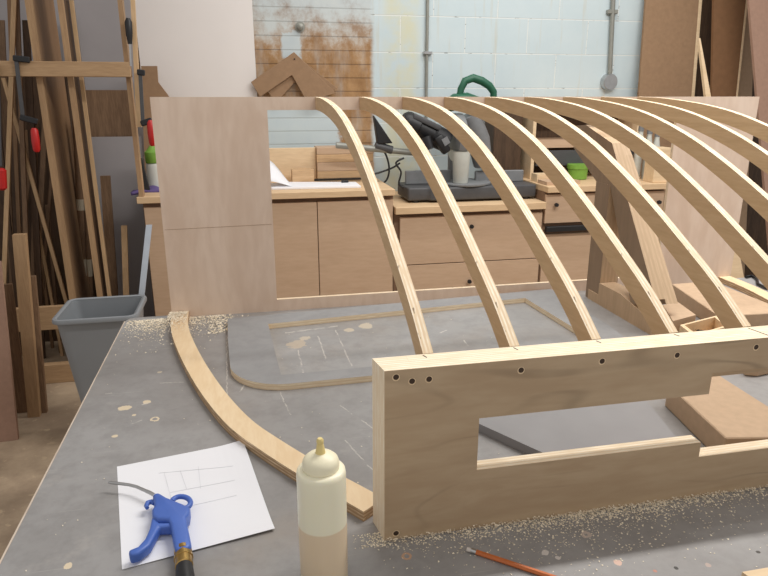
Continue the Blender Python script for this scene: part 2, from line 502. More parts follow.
# object coordinates of the top must equal world coordinates for its marks
top.data.transform(Matrix.Translation(bench.location)); top.matrix_parent_inverse = bench.matrix_world.inverted()
mb = MB()
mb.box((B0 - .0028, B1, TZ - .038), (B0 - .0002, B3 - .03, TZ + .0006))
mb.build('edge_strip', 'worn_edge', bench)
mb = MB()
for (lo, hi) in (((B0 + .06, B1 + .06, TZ - .14), (B2 - .06, B1 + .1, TZ - .0402)), ((B0 + .06, B3 - .1, TZ - .14), (B2 - .06, B3 - .06, TZ - .0402)),
                 ((B0 + .06, B1 + .1, TZ - .14), (B0 + .1, B3 - .1, TZ - .0402)), ((B2 - .1, B1 + .1, TZ - .14), (B2 - .06, B3 - .1, TZ - .0402))):
    mb.box(lo, hi)
mb.build('apron', 'pine_h', bench)
for lx in (B0 + .1, B2 - .19):
    for ly in (B1 + .1, B3 - .19):
        MB().box((lx, ly, 0), (lx + .09, ly + .09, TZ - .0402)).build('leg', 'pine', bench)

# ------------------------------------------------------------------ the ribbed plywood frame
fr = thing('plywood_rib_frame', (0.7, 1.3, TZ), 'pale plywood frame with nine curved ribs standing on the grey workbench', 'wooden frame')
VB, VF0, VF1, VF2 = 1.859, 0.773, 0.797, 0.819
UB0, UB1 = -0.239, 1.636
WL, WR = 0.066, 1.345
# back panel: two stiles, a top and a bottom rail cut from one sheet
def ring_panel(outer, inner, ext):
    m = MB(); ext = Vector(ext)
    n = len(outer)
    o0 = [m.bm.verts.new(Vector(p)) for p in outer]; i0 = [m.bm.verts.new(Vector(p)) for p in inner]
    o1 = [m.bm.verts.new(Vector(p) + ext) for p in outer]; i1 = [m.bm.verts.new(Vector(p) + ext) for p in inner]
    for k in range(n):
        q = (k + 1) % n
        m.bm.faces.new((o0[k], o0[q], i0[q], i0[k])); m.bm.faces.new((o1[q], o1[k], i1[k], i1[q]))
        m.bm.faces.new((o0[q], o0[k], o1[k], o1[q])); m.bm.faces.new((i0[k], i0[q], i1[q], i1[k]))
    return m
out = [(UB0, VB, TZ), (UB1, VB, TZ), (UB1, VB, TZ + .62), (UB0, VB, TZ + .62)]
inn = [(WL, VB, TZ + .036), (WR, VB, TZ + .036), (WR, VB, TZ + .585), (WL, VB, TZ + .585)]
backp = ring_panel(out, inn, (0, .012, 0)).build('back_panel', 'back', fr)
# front panel: notched outline with a slot, extruded to 18 mm
FL, FR, FH = 0.165, 1.36, 0.270
s0, s1, s2, s3 = 0.303, 0.676, 1.18, 1.30      # slot stations
def fp(u, h): return (u, VF0, TZ + h)
m = MB()
cells = [  # a sheet with a stepped slot, built as strips that share vertices
]
xs = [FL, s0, s1, s2, FR]
MB().poly_prism([(FL - .004, VF1 + .0001, TZ), (FL + .04, VF1 + .0001, TZ), (FL + .04, VF2, TZ), (FL - .008, VF2, TZ)], (0, 0, FH)).build('end_cleat', 'front', fr)
MB().box((FL + .0402, VF1 + .0002, TZ + FH - .07), (FR, VF2, TZ + FH)).build('ledger', 'front', fr)
lowh = {1: 0.103, 2: 0.078}
uph = {1: 0.187, 2: 0.222}
vv = {}
def V(u, h, f):
    key = (round(u, 5), round(h, 5), f)
    if key not in vv:
        vv[key] = m.bm.verts.new((u - (.004 if f and u == FL else 0), VF0 if f == 0 else VF1, TZ + h))
    return vv[key]
def cell(poly):
    m.bm.faces.new([V(u, h, 0) for u, h in poly])
    m.bm.faces.new([V(u, h, 1) for u, h in poly][::-1])
cell([(FL, 0), (s0, 0), (s0, .100), (s0, .184), (s0, FH), (FL, FH)])
cell([(s0, 0), (s1, 0), (s1, .074), (s1, .100), (s0, .100)])
cell([(s1, 0), (s2, 0), (s2, .074), (s1, .074)])
cell([(s0, .184), (s1, .184), (s1, .219), (s1, FH), (s0, FH)])
cell([(s1, .219), (s2, .219), (s2, FH), (s1, FH)])
cell([(s2, 0), (FR, 0), (FR, FH), (s2, FH), (s2, .219), (s2, .074)])
def rim(loop):
    for (a, b) in zip(loop, loop[1:] + loop[:1]):
        m.bm.faces.new((V(*a, 0), V(*b, 0), V(*b, 1), V(*a, 1)))
rim([(FL, 0), (s0, 0), (s1, 0), (s2, 0), (FR, 0), (FR, FH), (s2, FH), (s1, FH), (s0, FH), (FL, FH)])
rim([(s0, .100), (s1, .100), (s1, .074), (s2, .074), (s2, .219), (s1, .219), (s1, .184), (s0, .184)])
frontp = m.build('front_panel', 'front', fr)
# sunk screw holes in the front panel, their shade painted as flat dark discs
def rib_front_u(k): return .239 + .1325 * k
def rib_back_u(k): return .207 + .1248 * k
holes = [onv(x, y, VF0) for x, y in ((396, 377), (412, 381), (429, 379), (521, 370), (602, 361), (677, 355), (756, 347), (396, 533))]
for k in range(5, 9): holes.append(Vector((rib_front_u(k), VF0, TZ + FH - .03)))
for h in holes:
    mb = MB().tube([h + Vector((0, -.0004, 0)), h + Vector((0, .003, 0))], .0042, 14)
    sub(mb, 'hole_disc', 'hole', frontp, fr)
    mb = MB()
    n = 14
    a = [mb.bm.verts.new(h + Vector((math.cos(2 * PI * i / n) * .0042, -.0006, math.sin(2 * PI * i / n) * .0042))) for i in range(n)]
    b = [mb.bm.verts.new(h + Vector((math.cos(2 * PI * i / n) * .0055, -.0002, math.sin(2 * PI * i / n) * .0055 - .0007))) for i in range(n)]
    for i in range(n):
        mb.bm.faces.new((a[i], a[(i + 1) % n], b[(i + 1) % n], b[i]))
    sub(mb, 'drill_rim', 'paleply', frontp, fr)
# pencil marks on the top edge where the ribs land
for k in range(0, 9):
    u = rib_front_u(k) + (.0 if k else -.005)
    mb = MB().obox((u - .004, VF2 - .004, TZ + FH + .0003), (u + (.004 if k == 4 else -.001), VF0 if k == 4 else VF1 + .009, TZ + FH + .0003), .0012, .0004)
    sub(mb, 'pencil_mark', 'pencilmark', frontp, fr)

mb = MB().obox((UB0 + .004, VB - .0002, TZ + .262), (WL - .004, VB - .0002, TZ + .266), .0008, .0003, (0, 1, 0))
mb.build('pencil_line', 'mdf_dark', fr)
# ribs: one curved strip, copied along the frame
prof = [(0, .619), (-.06, .6185), (-.12, .615), (-.19, .609), (-.27, .600), (-.36, .584), (-.45, .560), (-.54, .529), (-.62, .495), (-.70, .455),
        (-.78, .410), (-.85, .365), (-.91, .3275), (-.97, .2935)]
prof = [(0, .619), (-.06, .6185), (-.12, .615), (-.19, .609), (-.27, .600), (-.36, .584), (-.45, .561), (-.54, .531), (-.62, .499), (-.70, .4615),
        (-.78, .4185), (-.85, .376), (-.92, .3285), (-.99, .2815 + .034), (-1.066, .279)]
prof[13] = (-.99, .3045 + .023 * .0 + .0)
prof[12] = (-.92, .3345)
# smooth resampling (Catmull-Rom) of the outer curve
def resample(P, n):
    P = [Vector((p[0], p[1], 0)) for p in P]
    out = []
    for i in range(len(P) - 1):
        p0 = P[max(i - 1, 0)]; p1 = P[i]; p2 = P[i + 1]; p3 = P[min(i + 2, len(P) - 1)]
        for j in range(n):
            t = j / n
            out.append(0.5 * ((2 * p1) + (p2 - p0) * t + (2 * p0 - 5 * p1 + 4 * p2 - p3) * t * t + (3 * p1 - p0 - 3 * p2 + p3) * t ** 3))
    out.append(P[-1]); return out
cur = resample([(0, .6195), (-.12, .6155), (-.27, .601), (-.40, .5775), (-.54, .5355), (-.66, .486), (-.78, .427), (-.88, .372), (-.97, .3195), (-1.0395, .2705)], 6)
TH_RIB = .034
inner = []
for i, p in enumerate(cur):
    d = (cur[min(i + 1, len(cur) - 1)] - cur[max(i - 1, 0)]).normalized()
    nrm = Vector((d.y, -d.x, 0))
    if nrm.y > 0: nrm = -nrm
    q = p + nrm * TH_RIB
    q.x = max(min(q.x, 0), -1.0395)
    inner.append(q)
mb = MB()
W = .0078
a0 = [mb.bm.verts.new((-W, p.x, p.y)) for p in cur]; a1 = [mb.bm.verts.new((W, p.x, p.y)) for p in cur]
b0 = [mb.bm.verts.new((-W, p.x, p.y)) for p in inner]; b1 = [mb.bm.verts.new((W, p.x, p.y)) for p in inner]
for i in range(len(cur) - 1):
    mb.bm.faces.new((a0[i], a0[i + 1], a1[i + 1], a1[i])); mb.bm.faces.new((b0[i + 1], b0[i], b1[i], b1[i + 1]))
    mb.bm.faces.new((a0[i + 1], a0[i], b0[i], b0[i + 1])); mb.bm.faces.new((a1[i], a1[i + 1], b1[i + 1], b1[i]))
mb.bm.faces.new((a0[0], a1[0], b1[0], b0[0])); mb.bm.faces.new((a0[-1], b0[-1], b1[-1], a1[-1]))
rib0 = mb.build('curved_rib', 'rib', fr, local=True)
ribs = [rib0]
for k in range(1, 9):
    c = rib0.copy(); COL.objects.link(c); c.parent = fr; ribs.append(c)
for k, o in enumerate(ribs):
    ub, uf = rib_back_u(k), rib_front_u(k)
    o.location = Vector((ub, VB - .0002, TZ)) - fr.location
    o.rotation_euler = (0, 0, math.atan2(uf - ub, 1.04))
# curved bands lying on the bench, one at each side
outl = [(-.236, 1.8585), (-.232, 1.76), (-.213, 1.637), (-.170, 1.454), (-.117, 1.275), (-.062, 1.133), (-.004, 1.032), (.060, .935), (.114, .862), (.143, .822)]
co = resample(outl, 5)
for side in (0, 1):
    o_, i_ = [], []
    for i, p in enumerate(co):
        d = (co[min(i + 1, len(co) - 1)] - co[max(i - 1, 0)]).normalized()
        nrm = Vector((-d.y, d.x, 0))
        if nrm.x < 0: nrm = -nrm
        q = p + nrm * .046
        q.y = min(q.y, 1.8585); q.x = q.x
        if q.y < .8195: q.y = .8195
        o_.append(p); i_.append(q)
    f = (lambda u: u) if side == 0 else (lambda u: 1.40 + .115 - u if False else (UB0 + UB1) - u)
    lo = [Vector((f(p.x), p.y, TZ + .0002)) for p in o_]; li = [Vector((f(p.x), p.y, TZ + .0002)) for p in i_]
    mb = MB(); hh = Vector((0, 0, .018))
    A0 = [mb.bm.verts.new(p) for p in lo]; A1 = [mb.bm.verts.new(p + hh) for p in lo]
    C0 = [mb.bm.verts.new(p) for p in li]; C1 = [mb.bm.verts.new(p + hh) for p in li]
    for i in range(len(lo) - 1):
        mb.bm.faces.new((A0[i], A0[i + 1], A1[i + 1], A1[i])); mb.bm.faces.new((C0[i + 1], C0[i], C1[i], C1[i + 1]))
        mb.bm.faces.new((A1[i], A1[i + 1], C1[i + 1], C1[i])); mb.bm.faces.new((A0[i + 1], A0[i], C0[i], C0[i + 1]))
    mb.bm.faces.new((A0[0], A1[0], C1[0], C0[0])); mb.bm.faces.new((A0[-1], C0[-1], C1[-1], A1[-1]))
    mb.build('side_band', 'band', fr)

# ------------------------------------------------------------------ grey faced plywood pieces lying on the bench
g_out = [(-.078, 1.775), (-.074, 1.607), (-.066, 1.443)]
g_out += [(-.066 + .13 * (1 - math.cos(t)), 1.443 - .137 * math.sin(t)) for t in [PI / 2 * i / 8 for i in range(1, 9)]]
g_out += [(.251, 1.310), (.94, 1.34), (.955, 1.50), (.955, 1.855)]
g_in = [(.033, 1.706), (.038, 1.60), (.043, 1.48), (.049, 1.357)]
# ring by quads: inner loop sampled to the same count
no = len(g_out)
gi = []
inn_loop = [(.033, 1.706), (.038, 1.60), (.044, 1.46)] + [(.049, 1.357)] * 4 + [(.052, 1.357), (.06, 1.357), (.075, 1.357), (.10, 1.3575), (.26, 1.360), (.86, 1.385), (.848, 1.53), (.831, 1.780)]
z0 = TZ + .0002
mb = ring_panel([(p[0], p[1], z0) for p in g_out], [(inn_loop[i][0], inn_loop[i][1], z0) for i in range(no)], (0, 0, .015))
bmesh.ops.remove_doubles(mb.bm, verts=mb.bm.verts, dist=1e-5)
tag(mb.build('plywood_cutout', 'greyply', None), 'flat grey-faced plywood frame with a rounded corner lying under the ribs', 'board')
mb = MB().poly_prism([(.360, 1.125, z0), (.489, .912, z0), (.745, .905, z0), (.78, 1.05, z0), (.80, 1.22, z0), (.46, 1.25, z0)], (0, 0, .018))
tag(mb.build('plywood_board', 'greypaint', None), 'grey painted board seen through the slot of the front panel', 'board')

# ------------------------------------------------------------------ support stand under the ribs at the right
su, sw = 1.05, .018
st = thing('support_stand', (1.12, 1.6, TZ), 'brown slant-legged wooden stand on the bench under the right ribs', 'stand')
def PU(x, y, u=su): return onu(x, y, u)
def pz(u, v, z): return (u, v, z)
MB().poly_prism([pz(su, 1.800, TZ), pz(su, 1.722, TZ), pz(su, 1.722, TZ + .37), pz(su, 1.80, TZ + .37)], (.06, 0, 0)).build('rear_leg', 'stand', st)
MB().poly_prism([pz(su + .0005, v_, TZ + z_) for v_, z_ in ((1.96, .53), (1.895, .535), (1.734, .49), (1.446, .10), (1.55, .05), (1.7215, .3702), (1.80, .3702), (1.96, .46))], (.034, 0, 0)).build('slanted_leg', 'stand', st)
MB().poly_prism([pz(su + .0348, v_, TZ + z_) for v_, z_ in ((1.853, .50), (1.78, .50), (1.735, .455), (1.445, .085), (1.54, .05), (1.853, .42))], (.036, 0, 0)).build('slanted_leg', 'stand', st)
MB().poly_prism([pz(su - .003, 1.78, TZ), pz(su - .003, 1.44, TZ), pz(su - .003, 1.44, TZ + .035), pz(su - .003, 1.60, TZ + .068), pz(su - .003, 1.721, TZ + .068), pz(su - .003, 1.721, TZ + .03), pz(su - .003, 1.78, TZ + .03)], (.055, 0, 0)).build('foot', 'standply', st)
fq = [onz(x, y, TZ + .05) for x, y in ((663, 305), (678, 302), (696, 315), (673, 321))]
MB().poly_prism([(p.x, p.y, TZ + .0002) for p in fq], (0, 0, .0498)).build('foot', 'mdf', st)

# brown boards and a little open box on the bench at the right
z0 = TZ + .0002
A0_, Bp, Cp, D = onz(681, 396.5, TZ + .05), onz(726, 438, TZ + .05), onz(800, 437, TZ + .05), onz(700, 364, TZ + .05)
Ep = onz(790, 420, TZ + .05)
A = A0_ + (A0_ - Bp) * .35; D = D + (A0_ - Bp) * .2
mb = MB().poly_prism([(p.x, p.y, z0) for p in (A, Bp, Cp, Ep, D)], (0, 0, .05)).bevel(.002, 1)
tag(mb.build('fibreboard_block', 'mdf', None), 'thick brown fibreboard block lying behind the notch of the front panel', 'board')
A, Bp, Cp, D = onz(672, 284, TZ + .045), onz(719, 316, TZ + .045), onz(790, 312, TZ + .045), onz(712, 281, TZ + .045)
mb = MB().poly_prism([(p.x, p.y, z0) for p in (A, Bp, Cp, D)], (0, 0, .045)).bevel(.002, 1)
tag(mb.build('fibreboard_slab', 'mdf', None), 'flat brown fibreboard slab lying behind the small open box', 'board')
bx = thing('wooden_box', onz(700, 326, TZ), 'small open wooden box of screws beside the slanted stand', 'box')
P0, P1, P2, P3 = [onz(x, y, TZ + .045) for x, y in ((680, 325), (717, 315.5), (729, 326), (694, 336))]
ring = ring_panel([(p.x, p.y, z0) for p in (P0, P1, P2, P3)], [(p.x, p.y, z0) for p in [q + ((P0 + P1 + P2 + P3) / 4 - q) * .18 for q in (P0, P1, P2, P3)]], (0, 0, .045))
ring.build('box_wall', 'paleply', bx)
mb = MB().poly_prism([(p.x, p.y, z0) for p in [q + ((P0 + P1 + P2 + P3) / 4 - q) * .18 for q in (P0, P1, P2, P3)]], (0, 0, .006)).build('box_floor', 'mdf', bx)
ctr = (P0 + P1 + P2 + P3) / 4
scr = MB()
for i in range(14):
    a = rnd.random() * PI; c = Vector((ctr.x + rnd.uniform(-.015, .015), ctr.y + rnd.uniform(-.015, .015), TZ + .012 + rnd.random() * .02))
    d = Vector((math.cos(a), math.sin(a), rnd.uniform(-.2, .2))) * .012
    scr.tube([c - d, c + d], [.0016, .0008], 6)
tag(scr.build('screws', 'black_gloss', None), 'loose dark screws heaped in the small open box', 'screws', kind='stuff')
mb = MB().tube([onz(748, 378, TZ) + Vector((0, 0, .0)), onz(748, 378, TZ) + Vector((0, 0, .035))], .035, 24)
mb.bevel(.003, 1)
mb = MB().poly_prism([(p.x, p.y, z0) for p in (onz(739, 366, TZ), onz(744, 376, TZ), onz(757, 377, TZ), onz(790, 370, TZ), onz(790, 352, TZ), onz(745, 356, TZ))], (0, 0, .03)).bevel(.004, 2)
tag(mb.build('fibreboard_offcut', 'mdf', None), 'round-nosed brown fibreboard offcut under the right end of the front panel', 'board')

# ------------------------------------------------------------------ paper, blow gun, bottle, pencil
pc = [onz(117, 467, TZ), onz(243, 442, TZ), onz(275, 531, TZ), onz(122, 570, TZ)]
def paper_pt(s, t):
    p = pc[0].lerp(pc[1], s).lerp(pc[3].lerp(pc[2], s), t)
    lift = .0012 + .006 * max(0, (s - .75) / .25) ** 2 * (1 - t) * .8 + .004 * max(0, (t - .8) / .2) ** 2 * s
    return Vector((p.x, p.y, TZ + lift - .0004))
pt = thing('paper_sheet', (pc[0] + pc[2]) / 2, 'white paper sheet with faint pencil lines lying under the blue air gun', 'paper')
mb = MB().grid(paper_pt, 16, 16)
sheet = mb.build('sheet', 'paper', pt)
so = sheet.modifiers.new('thick', 'SOLIDIFY'); so.thickness = .0003
mb = MB()
for (s0_, t0_, s1_, t1_) in ((.30, .18, .86, .28), (.36, .42, .84, .44), (.34, .60, .82, .60), (.34, .18, .37, .62), (.60, .2, .58, .45), (.46, .2, .48, .42)):
    prev = None
    for i in range(11):
        p = paper_pt(s0_ + (s1_ - s0_) * i / 10, t0_ + (t1_ - t0_) * i / 10) + Vector((0, 0, .00035))
        if prev is not None: mb.obox(prev, p, .0009, .0002)
        prev = p
mb.build('pencil_line', 'lead', pt)

def gz(x, y, h): 
    return onz(x, y, TZ + h)
gun = thing('air_blow_gun', onz(175, 520, TZ), 'blue air blow gun with brass coupling lying on the white paper', 'tool')
def cpx(x, y): return (90 + x / 3.84, 470 + y / 3.84)
def gprism(pxs, h0, h1, bev=.004, hm=None):
    hm = h1 if hm is None else hm
    m_ = MB()
    pts = []
    for (x, y) in pxs:
        p = onz(*cpx(x, y), TZ + hm); pts.append((p.x, p.y, TZ + h0))
    m_.poly_prism(pts, (0, 0, h1 - h0))
    m_.bevel(bev, 3, 50)
    return m_
body = gprism([(238, 92), (262, 82), (292, 100), (322, 112), (352, 124), (384, 140), (380, 164), (368, 178), (378, 225), (390, 284), (370, 300), (326, 306), (316, 250), (308, 205), (300, 184), (258, 186), (238, 172), (236, 150), (246, 134), (244, 112)], .002, .026, .0065).build('body', 'blue', gun, True)
ringo = []
def ring_arc(cx, cy, rx, ry, a0, a1, n): return [(cx + rx * math.cos(R(a0 + (a1 - a0) * i / n)), cy + ry * math.sin(R(a0 + (a1 - a0) * i / n))) for i in range(n + 1)]
pts = [onz(*cpx(x, y), TZ + .014) for x, y in ring_arc(350, 126, 36, 24, 190, 420, 18)]
MB().tube(pts, .0042, 10).build('hanging_loop', 'blue', gun, True)
pts = [onz(*cpx(x, y), TZ + .014) for x, y in ((250, 128), (236, 122), (222, 126), (216, 138), (220, 146))]
MB().tube(pts, [.004, .004, .004, .0036, .003], 10).build('hook', 'blue', gun, True)
lever = gprism([(240, 168), (258, 178), (264, 200), (318, 200), (318, 214), (266, 216), (254, 240), (230, 284), (188, 316), (152, 326), (146, 306), (182, 292), (210, 262), (228, 222), (234, 190)], .004, .021, .004)
lever.build('trigger', 'blue', gun, True)
pts = [onz(*cpx(x, y), TZ + .016) for x, y in ((246, 96), (228, 86), (205, 76), (178, 64), (150, 57), (120, 53), (84, 49), (72, 47))]
MB().tube(pts, [.003, .003, .0026, .0026, .0026, .0026, .0026, .002], 10).build('nozzle', 'steel', gun, True)
c0, c1 = onz(*cpx(356, 296), TZ + .015), onz(*cpx(360, 335), TZ + .015)
c2 = onz(*cpx(362, 372), TZ + .015); ax = (c2 - c0).normalized()
L_ = (c2 - c0).length
MB().tube([c0 + ax * (L_ * t) for t in (0, .12, .13, .30, .31, .5, .51, .62, .63, .97, 1)], [.0108, .0108, .0120, .0120, .0108, .0108, .0130, .0130, .0120, .0120, .0108], 16).build('coupling', 'brass', gun, True)
hs = [c2, c2 + ax * .02, c2 + ax * .05 + Vector((.002, 0, -.001)), c2 + ax * .12 + Vector((.012, 0, -.003)), c2 + ax * .22 + Vector((.04, 0, -.003)), c2 + ax * .32 + Vector((.10, 0, -.003))]
MB().tube(hs, [.0112, .0122, .0112, .0108, .0108, .0108], 14).build('hose', 'black', gun, True)

bc = onz(321, 470, TZ + .172)
bo = thing('glue_bottle', (bc.x, bc.y, TZ), 'cream squeeze bottle of glue standing in front of the curved band', 'bottle')
MB().lathe([(.026, 0), (.030, .002), (.0312, .006), (.0316, .08), (.0313, .15), (.0313, .168), (.0306, .1725), (.0285, .1748), (.0235, .1758)], (0, 0, 0), 40).build('bottle_body', 'bottle', bo, True, local=True)
cap = MB().lathe([(.0232, .1762), (.0232, .184), (.0218, .1885), (.017, .193), (.010, .196), (.0058, .1972)], (0, 0, 0), 40).build('cap', 'cream', bo, True, local=True)
MB().lathe([(.0066, .1965), (.0058, .200), (.0046, .208), (.0040, .2095), (.0046, .2105), (.0046, .2145), (.003, .217)], (0, 0, 0), 20).build('nozzle_tip', 'tip', cap, True, local=True)

p0 = onz(467, 549, TZ + .004); p1 = onz(549, 576, TZ + .004)
d = (p1 - p0).normalized(); d.z = 0
pe = thing('pencil', p0 + d * .08, 'orange pencil with a worn eraser lying in front of the front panel', 'pencil')
p0.z = TZ + .0038
MB().tube([p0, p0 + d * .003, p0 + d * .006], [.0028, .0032, .0032], 12).build('eraser', 'eraser', pe, True)
MB().tube([p0 + d * .006, p0 + d * .014], .0035, 12).build('ferrule', 'steel', pe, True)
MB().tube([p0 + d * .014, p0 + d * .145], .0037, 6).build('barrel', 'orange', pe)
MB().tube([p0 + d * .145, p0 + d * .166], [.0037, .0009], 12).build('sharpened_tip', 'paleply', pe, True)
tw = [onz(x, y, TZ + .006) for x, y in ((746, 277), (752, 276), (757, 279), (758, 284), (766, 288), (778, 290))]
tag(MB().tube(tw, .005, 8).build('hook_tool', 'black_gloss', None, True), 'black hooked tool lying beyond the right side band', 'tool')
e0 = onz(742, 572, TZ + .012); e1 = onz(800, 562, TZ + .012)
mb = MB().poly_prism([(e0.x, e0.y, TZ + .0002), (e1.x, e1.y, TZ + .0002), (e1.x + .02, e1.y - .08, TZ + .0002), (e0.x + .02, e0.y - .08, TZ + .0002)], (0, 0, .012))
tag(mb.build('wood_offcut', 'paleply', None), 'pale wood offcut at the near right corner of the bench', 'board')

# ------------------------------------------------------------------ sawdust
mb = MB()
def flake(x, y, z, s):
    a = rnd.random() * 2 * PI; t = rnd.uniform(-.5, .5); asp = rnd.uniform(.35, 1)
    ux = Vector((math.cos(a), math.sin(a), t * .6)) * s; uy = Vector((-math.sin(a), math.cos(a), rnd.uniform(-.4, .4))) * s * asp
    c = Vector((x, y, z + s * .45))
    vs = [mb.bm.verts.new(c + v) for v in (-ux - uy * .4, ux - uy, ux * .8 + uy, -ux * .7 + uy)]
    mb.bm.faces.new(vs)
def dens(u): return 0.35 + 0.65 * math.exp(-((u - .52) / .16) ** 2)
n = 0
while n < 4600:
    u = rnd.uniform(.165, 1.3); dd = min(rnd.expovariate(1 / .0095), .12)
    if rnd.random() > dens(u): continue
    n += 1
    flake(u, VF0 - .001 - dd, TZ + max(0, .006 - dd * .7) * rnd.random(), rnd.uniform(.0005, .0017))
n = 0
while n < 900:
    u = rnd.gauss(.5, .15); dd = abs(rnd.gauss(0, .05))
    if u < .14 or u > 1.3: continue
    n += 1; flake(u, VF0 - .004 - dd, TZ, rnd.uniform(.0005, .0016))
for i in range(4200):       # heap by the back panel's left end
    u = -.26 + abs(rnd.gauss(0, .075)) * (1 if rnd.random() < .6 else -.9); v = 1.856 - min(rnd.expovariate(1 / .045), .26)
    if u < -.36: continue
    if -.245 < u < -.18 and v < 1.86: z = TZ + .0184 if u < -.19 else TZ
    else: z = TZ
    flake(u, v, z, rnd.uniform(.0008, .0026))
for i in range(420):
    u = rnd.uniform(-.12, -.06); v = rnd.uniform(1.70, 1.855)
    flake(u - .01, v, TZ, rnd.uniform(.0012, .0036))
for i in range(260):        # by the foot of the front panel's left end
    flake(FL - abs(rnd.gauss(0, .018)), VF0 + rnd.uniform(-.012, .02), TZ, rnd.uniform(.0006, .0014))
for i in range(420):        # loose specks over the bench
    u = rnd.uniform(-.34, 1.3); v = rnd.uniform(.6, 1.84)
    if VF0 - .001 < v < VF1 + .01: continue
    if u > .66 and v > .78: continue
    if -.26 < u < .03 and .77 < v < 1.12: continue
    flake(u, v, TZ + .0005, rnd.uniform(.0005, .0015))
tag(mb.build('sawdust', 'dust', None, recalc=False), 'pale sawdust and shavings scattered over the grey bench top', 'sawdust', kind='stuff')
bpy.context.view_layer.update()

# ------------------------------------------------------------------ cabinets along the back wall
CV = 3.3
HB = .018
def cab(u0, u1, ztop, fronts, label, v0=CV):
    t = thing('base_cabinet', ((u0 + u1) / 2, v0 + .28, 0), label, 'cabinet', 'base cabinets along the back wall')
    b_ = MB().box((u0, v0 + .02, .08), (u1, v0 + .56, ztop)).build('carcass', 'cab_in', t)
    MB().box((u0 + .01, v0 + .06, 0), (u1 - .01, v0 + .54, .08)).build('plinth', 'darkwood', t)
    for (kind, a0, a1, z0_, z1_, knobs) in fronts:
        f_ = MB().box((a0, v0, z0_), (a1, v0 + .0195, z1_)).bevel(.0015, 1).build(kind, 'cab', t)
        for (ku, kz) in knobs:
            mbk = MB().tube([(ku, v0 + .0, kz), (ku, v0 - .012, kz), (ku, v0 - .014, kz), (ku, v0 - .026, kz)], [.006, .006, .012, .010], 16)
            sub(mbk, 'knob', 'black', f_, t, True)
    return t
cab(-.51, .755, .888, [('door', -.505, -.082, .09, .865, []), ('door', -.078, .345, .09, .865, []), ('door', .349, .75, .09, .865, [])], 'wooden base cabinet with plain doors behind the back panel and paper pad')
cab(.758, 1.618, .786, [('drawer', .79, 1.612, .502, .765, [(1.19, .704)]), ('drawer', .79, 1.612, .09, .497, [(1.19, .39)])], 'lower wooden cabinet with two wide drawers under the mitre saw')
cab(1.622, 2.375, .875, [('drawer', 1.627, 2.37, .70, .862, [(1.685, .806), (2.33, .80)]), ('door', 1.627, 1.998, .09, .635, []), ('door', 2.002, 2.37, .09, .635, [(2.33, .58)])], 'wooden cabinet with a dark gap under its drawer at the right')
tag(MB().box((-.53, CV - .025, .8885), (.757, 3.87, .921)).bevel(.002, 1).build('worktop', 'cab_edge', None), 'pale wood worktop holding the open paper pad', 'worktop', 'worktops')
tag(MB().box((.76, CV - .025, .7865), (1.62, 3.87, .824)).bevel(.002, 1).build('worktop', 'cab_edge', None), 'lower wood worktop carrying the mitre saw', 'worktop', 'worktops')
tag(MB().box((1.624, CV - .025, .8755), (2.40, 3.87, .909)).bevel(.002, 1).build('worktop', 'cab_edge', None), 'wood worktop at the right holding the lime green bowl', 'worktop', 'worktops')
tag(MB().box((1.63, CV + .03 - .06, .655), (1.97, CV - .0005, .685)).bevel(.003, 1).build('tool_case', 'black', None), 'flat black case sticking out of the gap under the drawer', 'case')

# things on the left worktop
WT = .921
pad = thing('paper_pad', onz(310, 186, WT), 'open white paper pad with a curled page lying on the worktop', 'paper pad')
q = [onz(272, 190, WT), onz(361, 188, WT), onz(356, 184, WT), onz(284, 184, WT)]
mb = MB().poly_prism([(p.x, p.y, WT + .0003) for p in q], (0, 0, .012)).bevel(.002, 1); mb.build('pages', 'paper', pad)
pl, pr_ = onz(254, 190, WT), onz(296, 190, WT)
def curl(s, t):
    ang = s * PI * .62
    u = pr_.x - .02 - (pr_.x - pl.x - .02) * (s * .9)
    z = WT + .013 + (.03 + .10 * t) * math.sin(min(1, s * 1.35) * PI * .5) ** 1.2
    return Vector((u, pl.y + .004 + t * .17, z))
mb = MB().grid(curl, 14, 4); cp = mb.build('curled_page', 'paper', pad, True)
so = cp.modifiers.new('thick', 'SOLIDIFY'); so.thickness = .0015
mb = MB().box((pl.x - .02, pl.y + .004, WT + .0003), (pr_.x - .02, pl.y + .18, WT + .011)).build('back_pages', 'paper', pad)
mk = onz(345, 182.5, WT + .013); 
tag(MB().obox((mk.x - .02, mk.y, WT + .0185), (mk.x + .02, mk.y + .005, WT + .0185), .014, .012).bevel(.003, 2).build('marker_cap', 'black', None), 'small black cap lying on the open paper pad', 'cap')
def standbox(x0, x1, y0, y1, v, depth, zb, name, mat, label, cat, bev=.002, group=None):
    """a box whose face at depth v spans the given picture rectangle; stands on zb"""
    a = onv(x0, (y0 + y1) / 2, v); b = onv(x1, (y0 + y1) / 2, v); zt = onv((x0 + x1) / 2, y0, v).z
    zbot = zb if zb is not None else onv((x0 + x1) / 2, y1, v).z
    m_ = MB().box((a.x, v, zbot + .0003), (b.x, v + depth, zt)).bevel(bev, 1)
    return tag(m_.build(name, mat, None), label, cat, group)
standbox(255, 316, 148, 172, 3.74, .02, WT, 'plywood_offcut', 'paleply', 'pale plywood panel standing on the worktop behind the paper pad', 'board')
standbox(292, 314, 170, 178, 3.60, .08, WT, 'wood_block', 'pine_h', 'small wooden block in front of the pale plywood panel', 'block')
aL = onv(317, 160, 3.70); aR = onv(350, 160, 3.70)
zc = WT + .0003
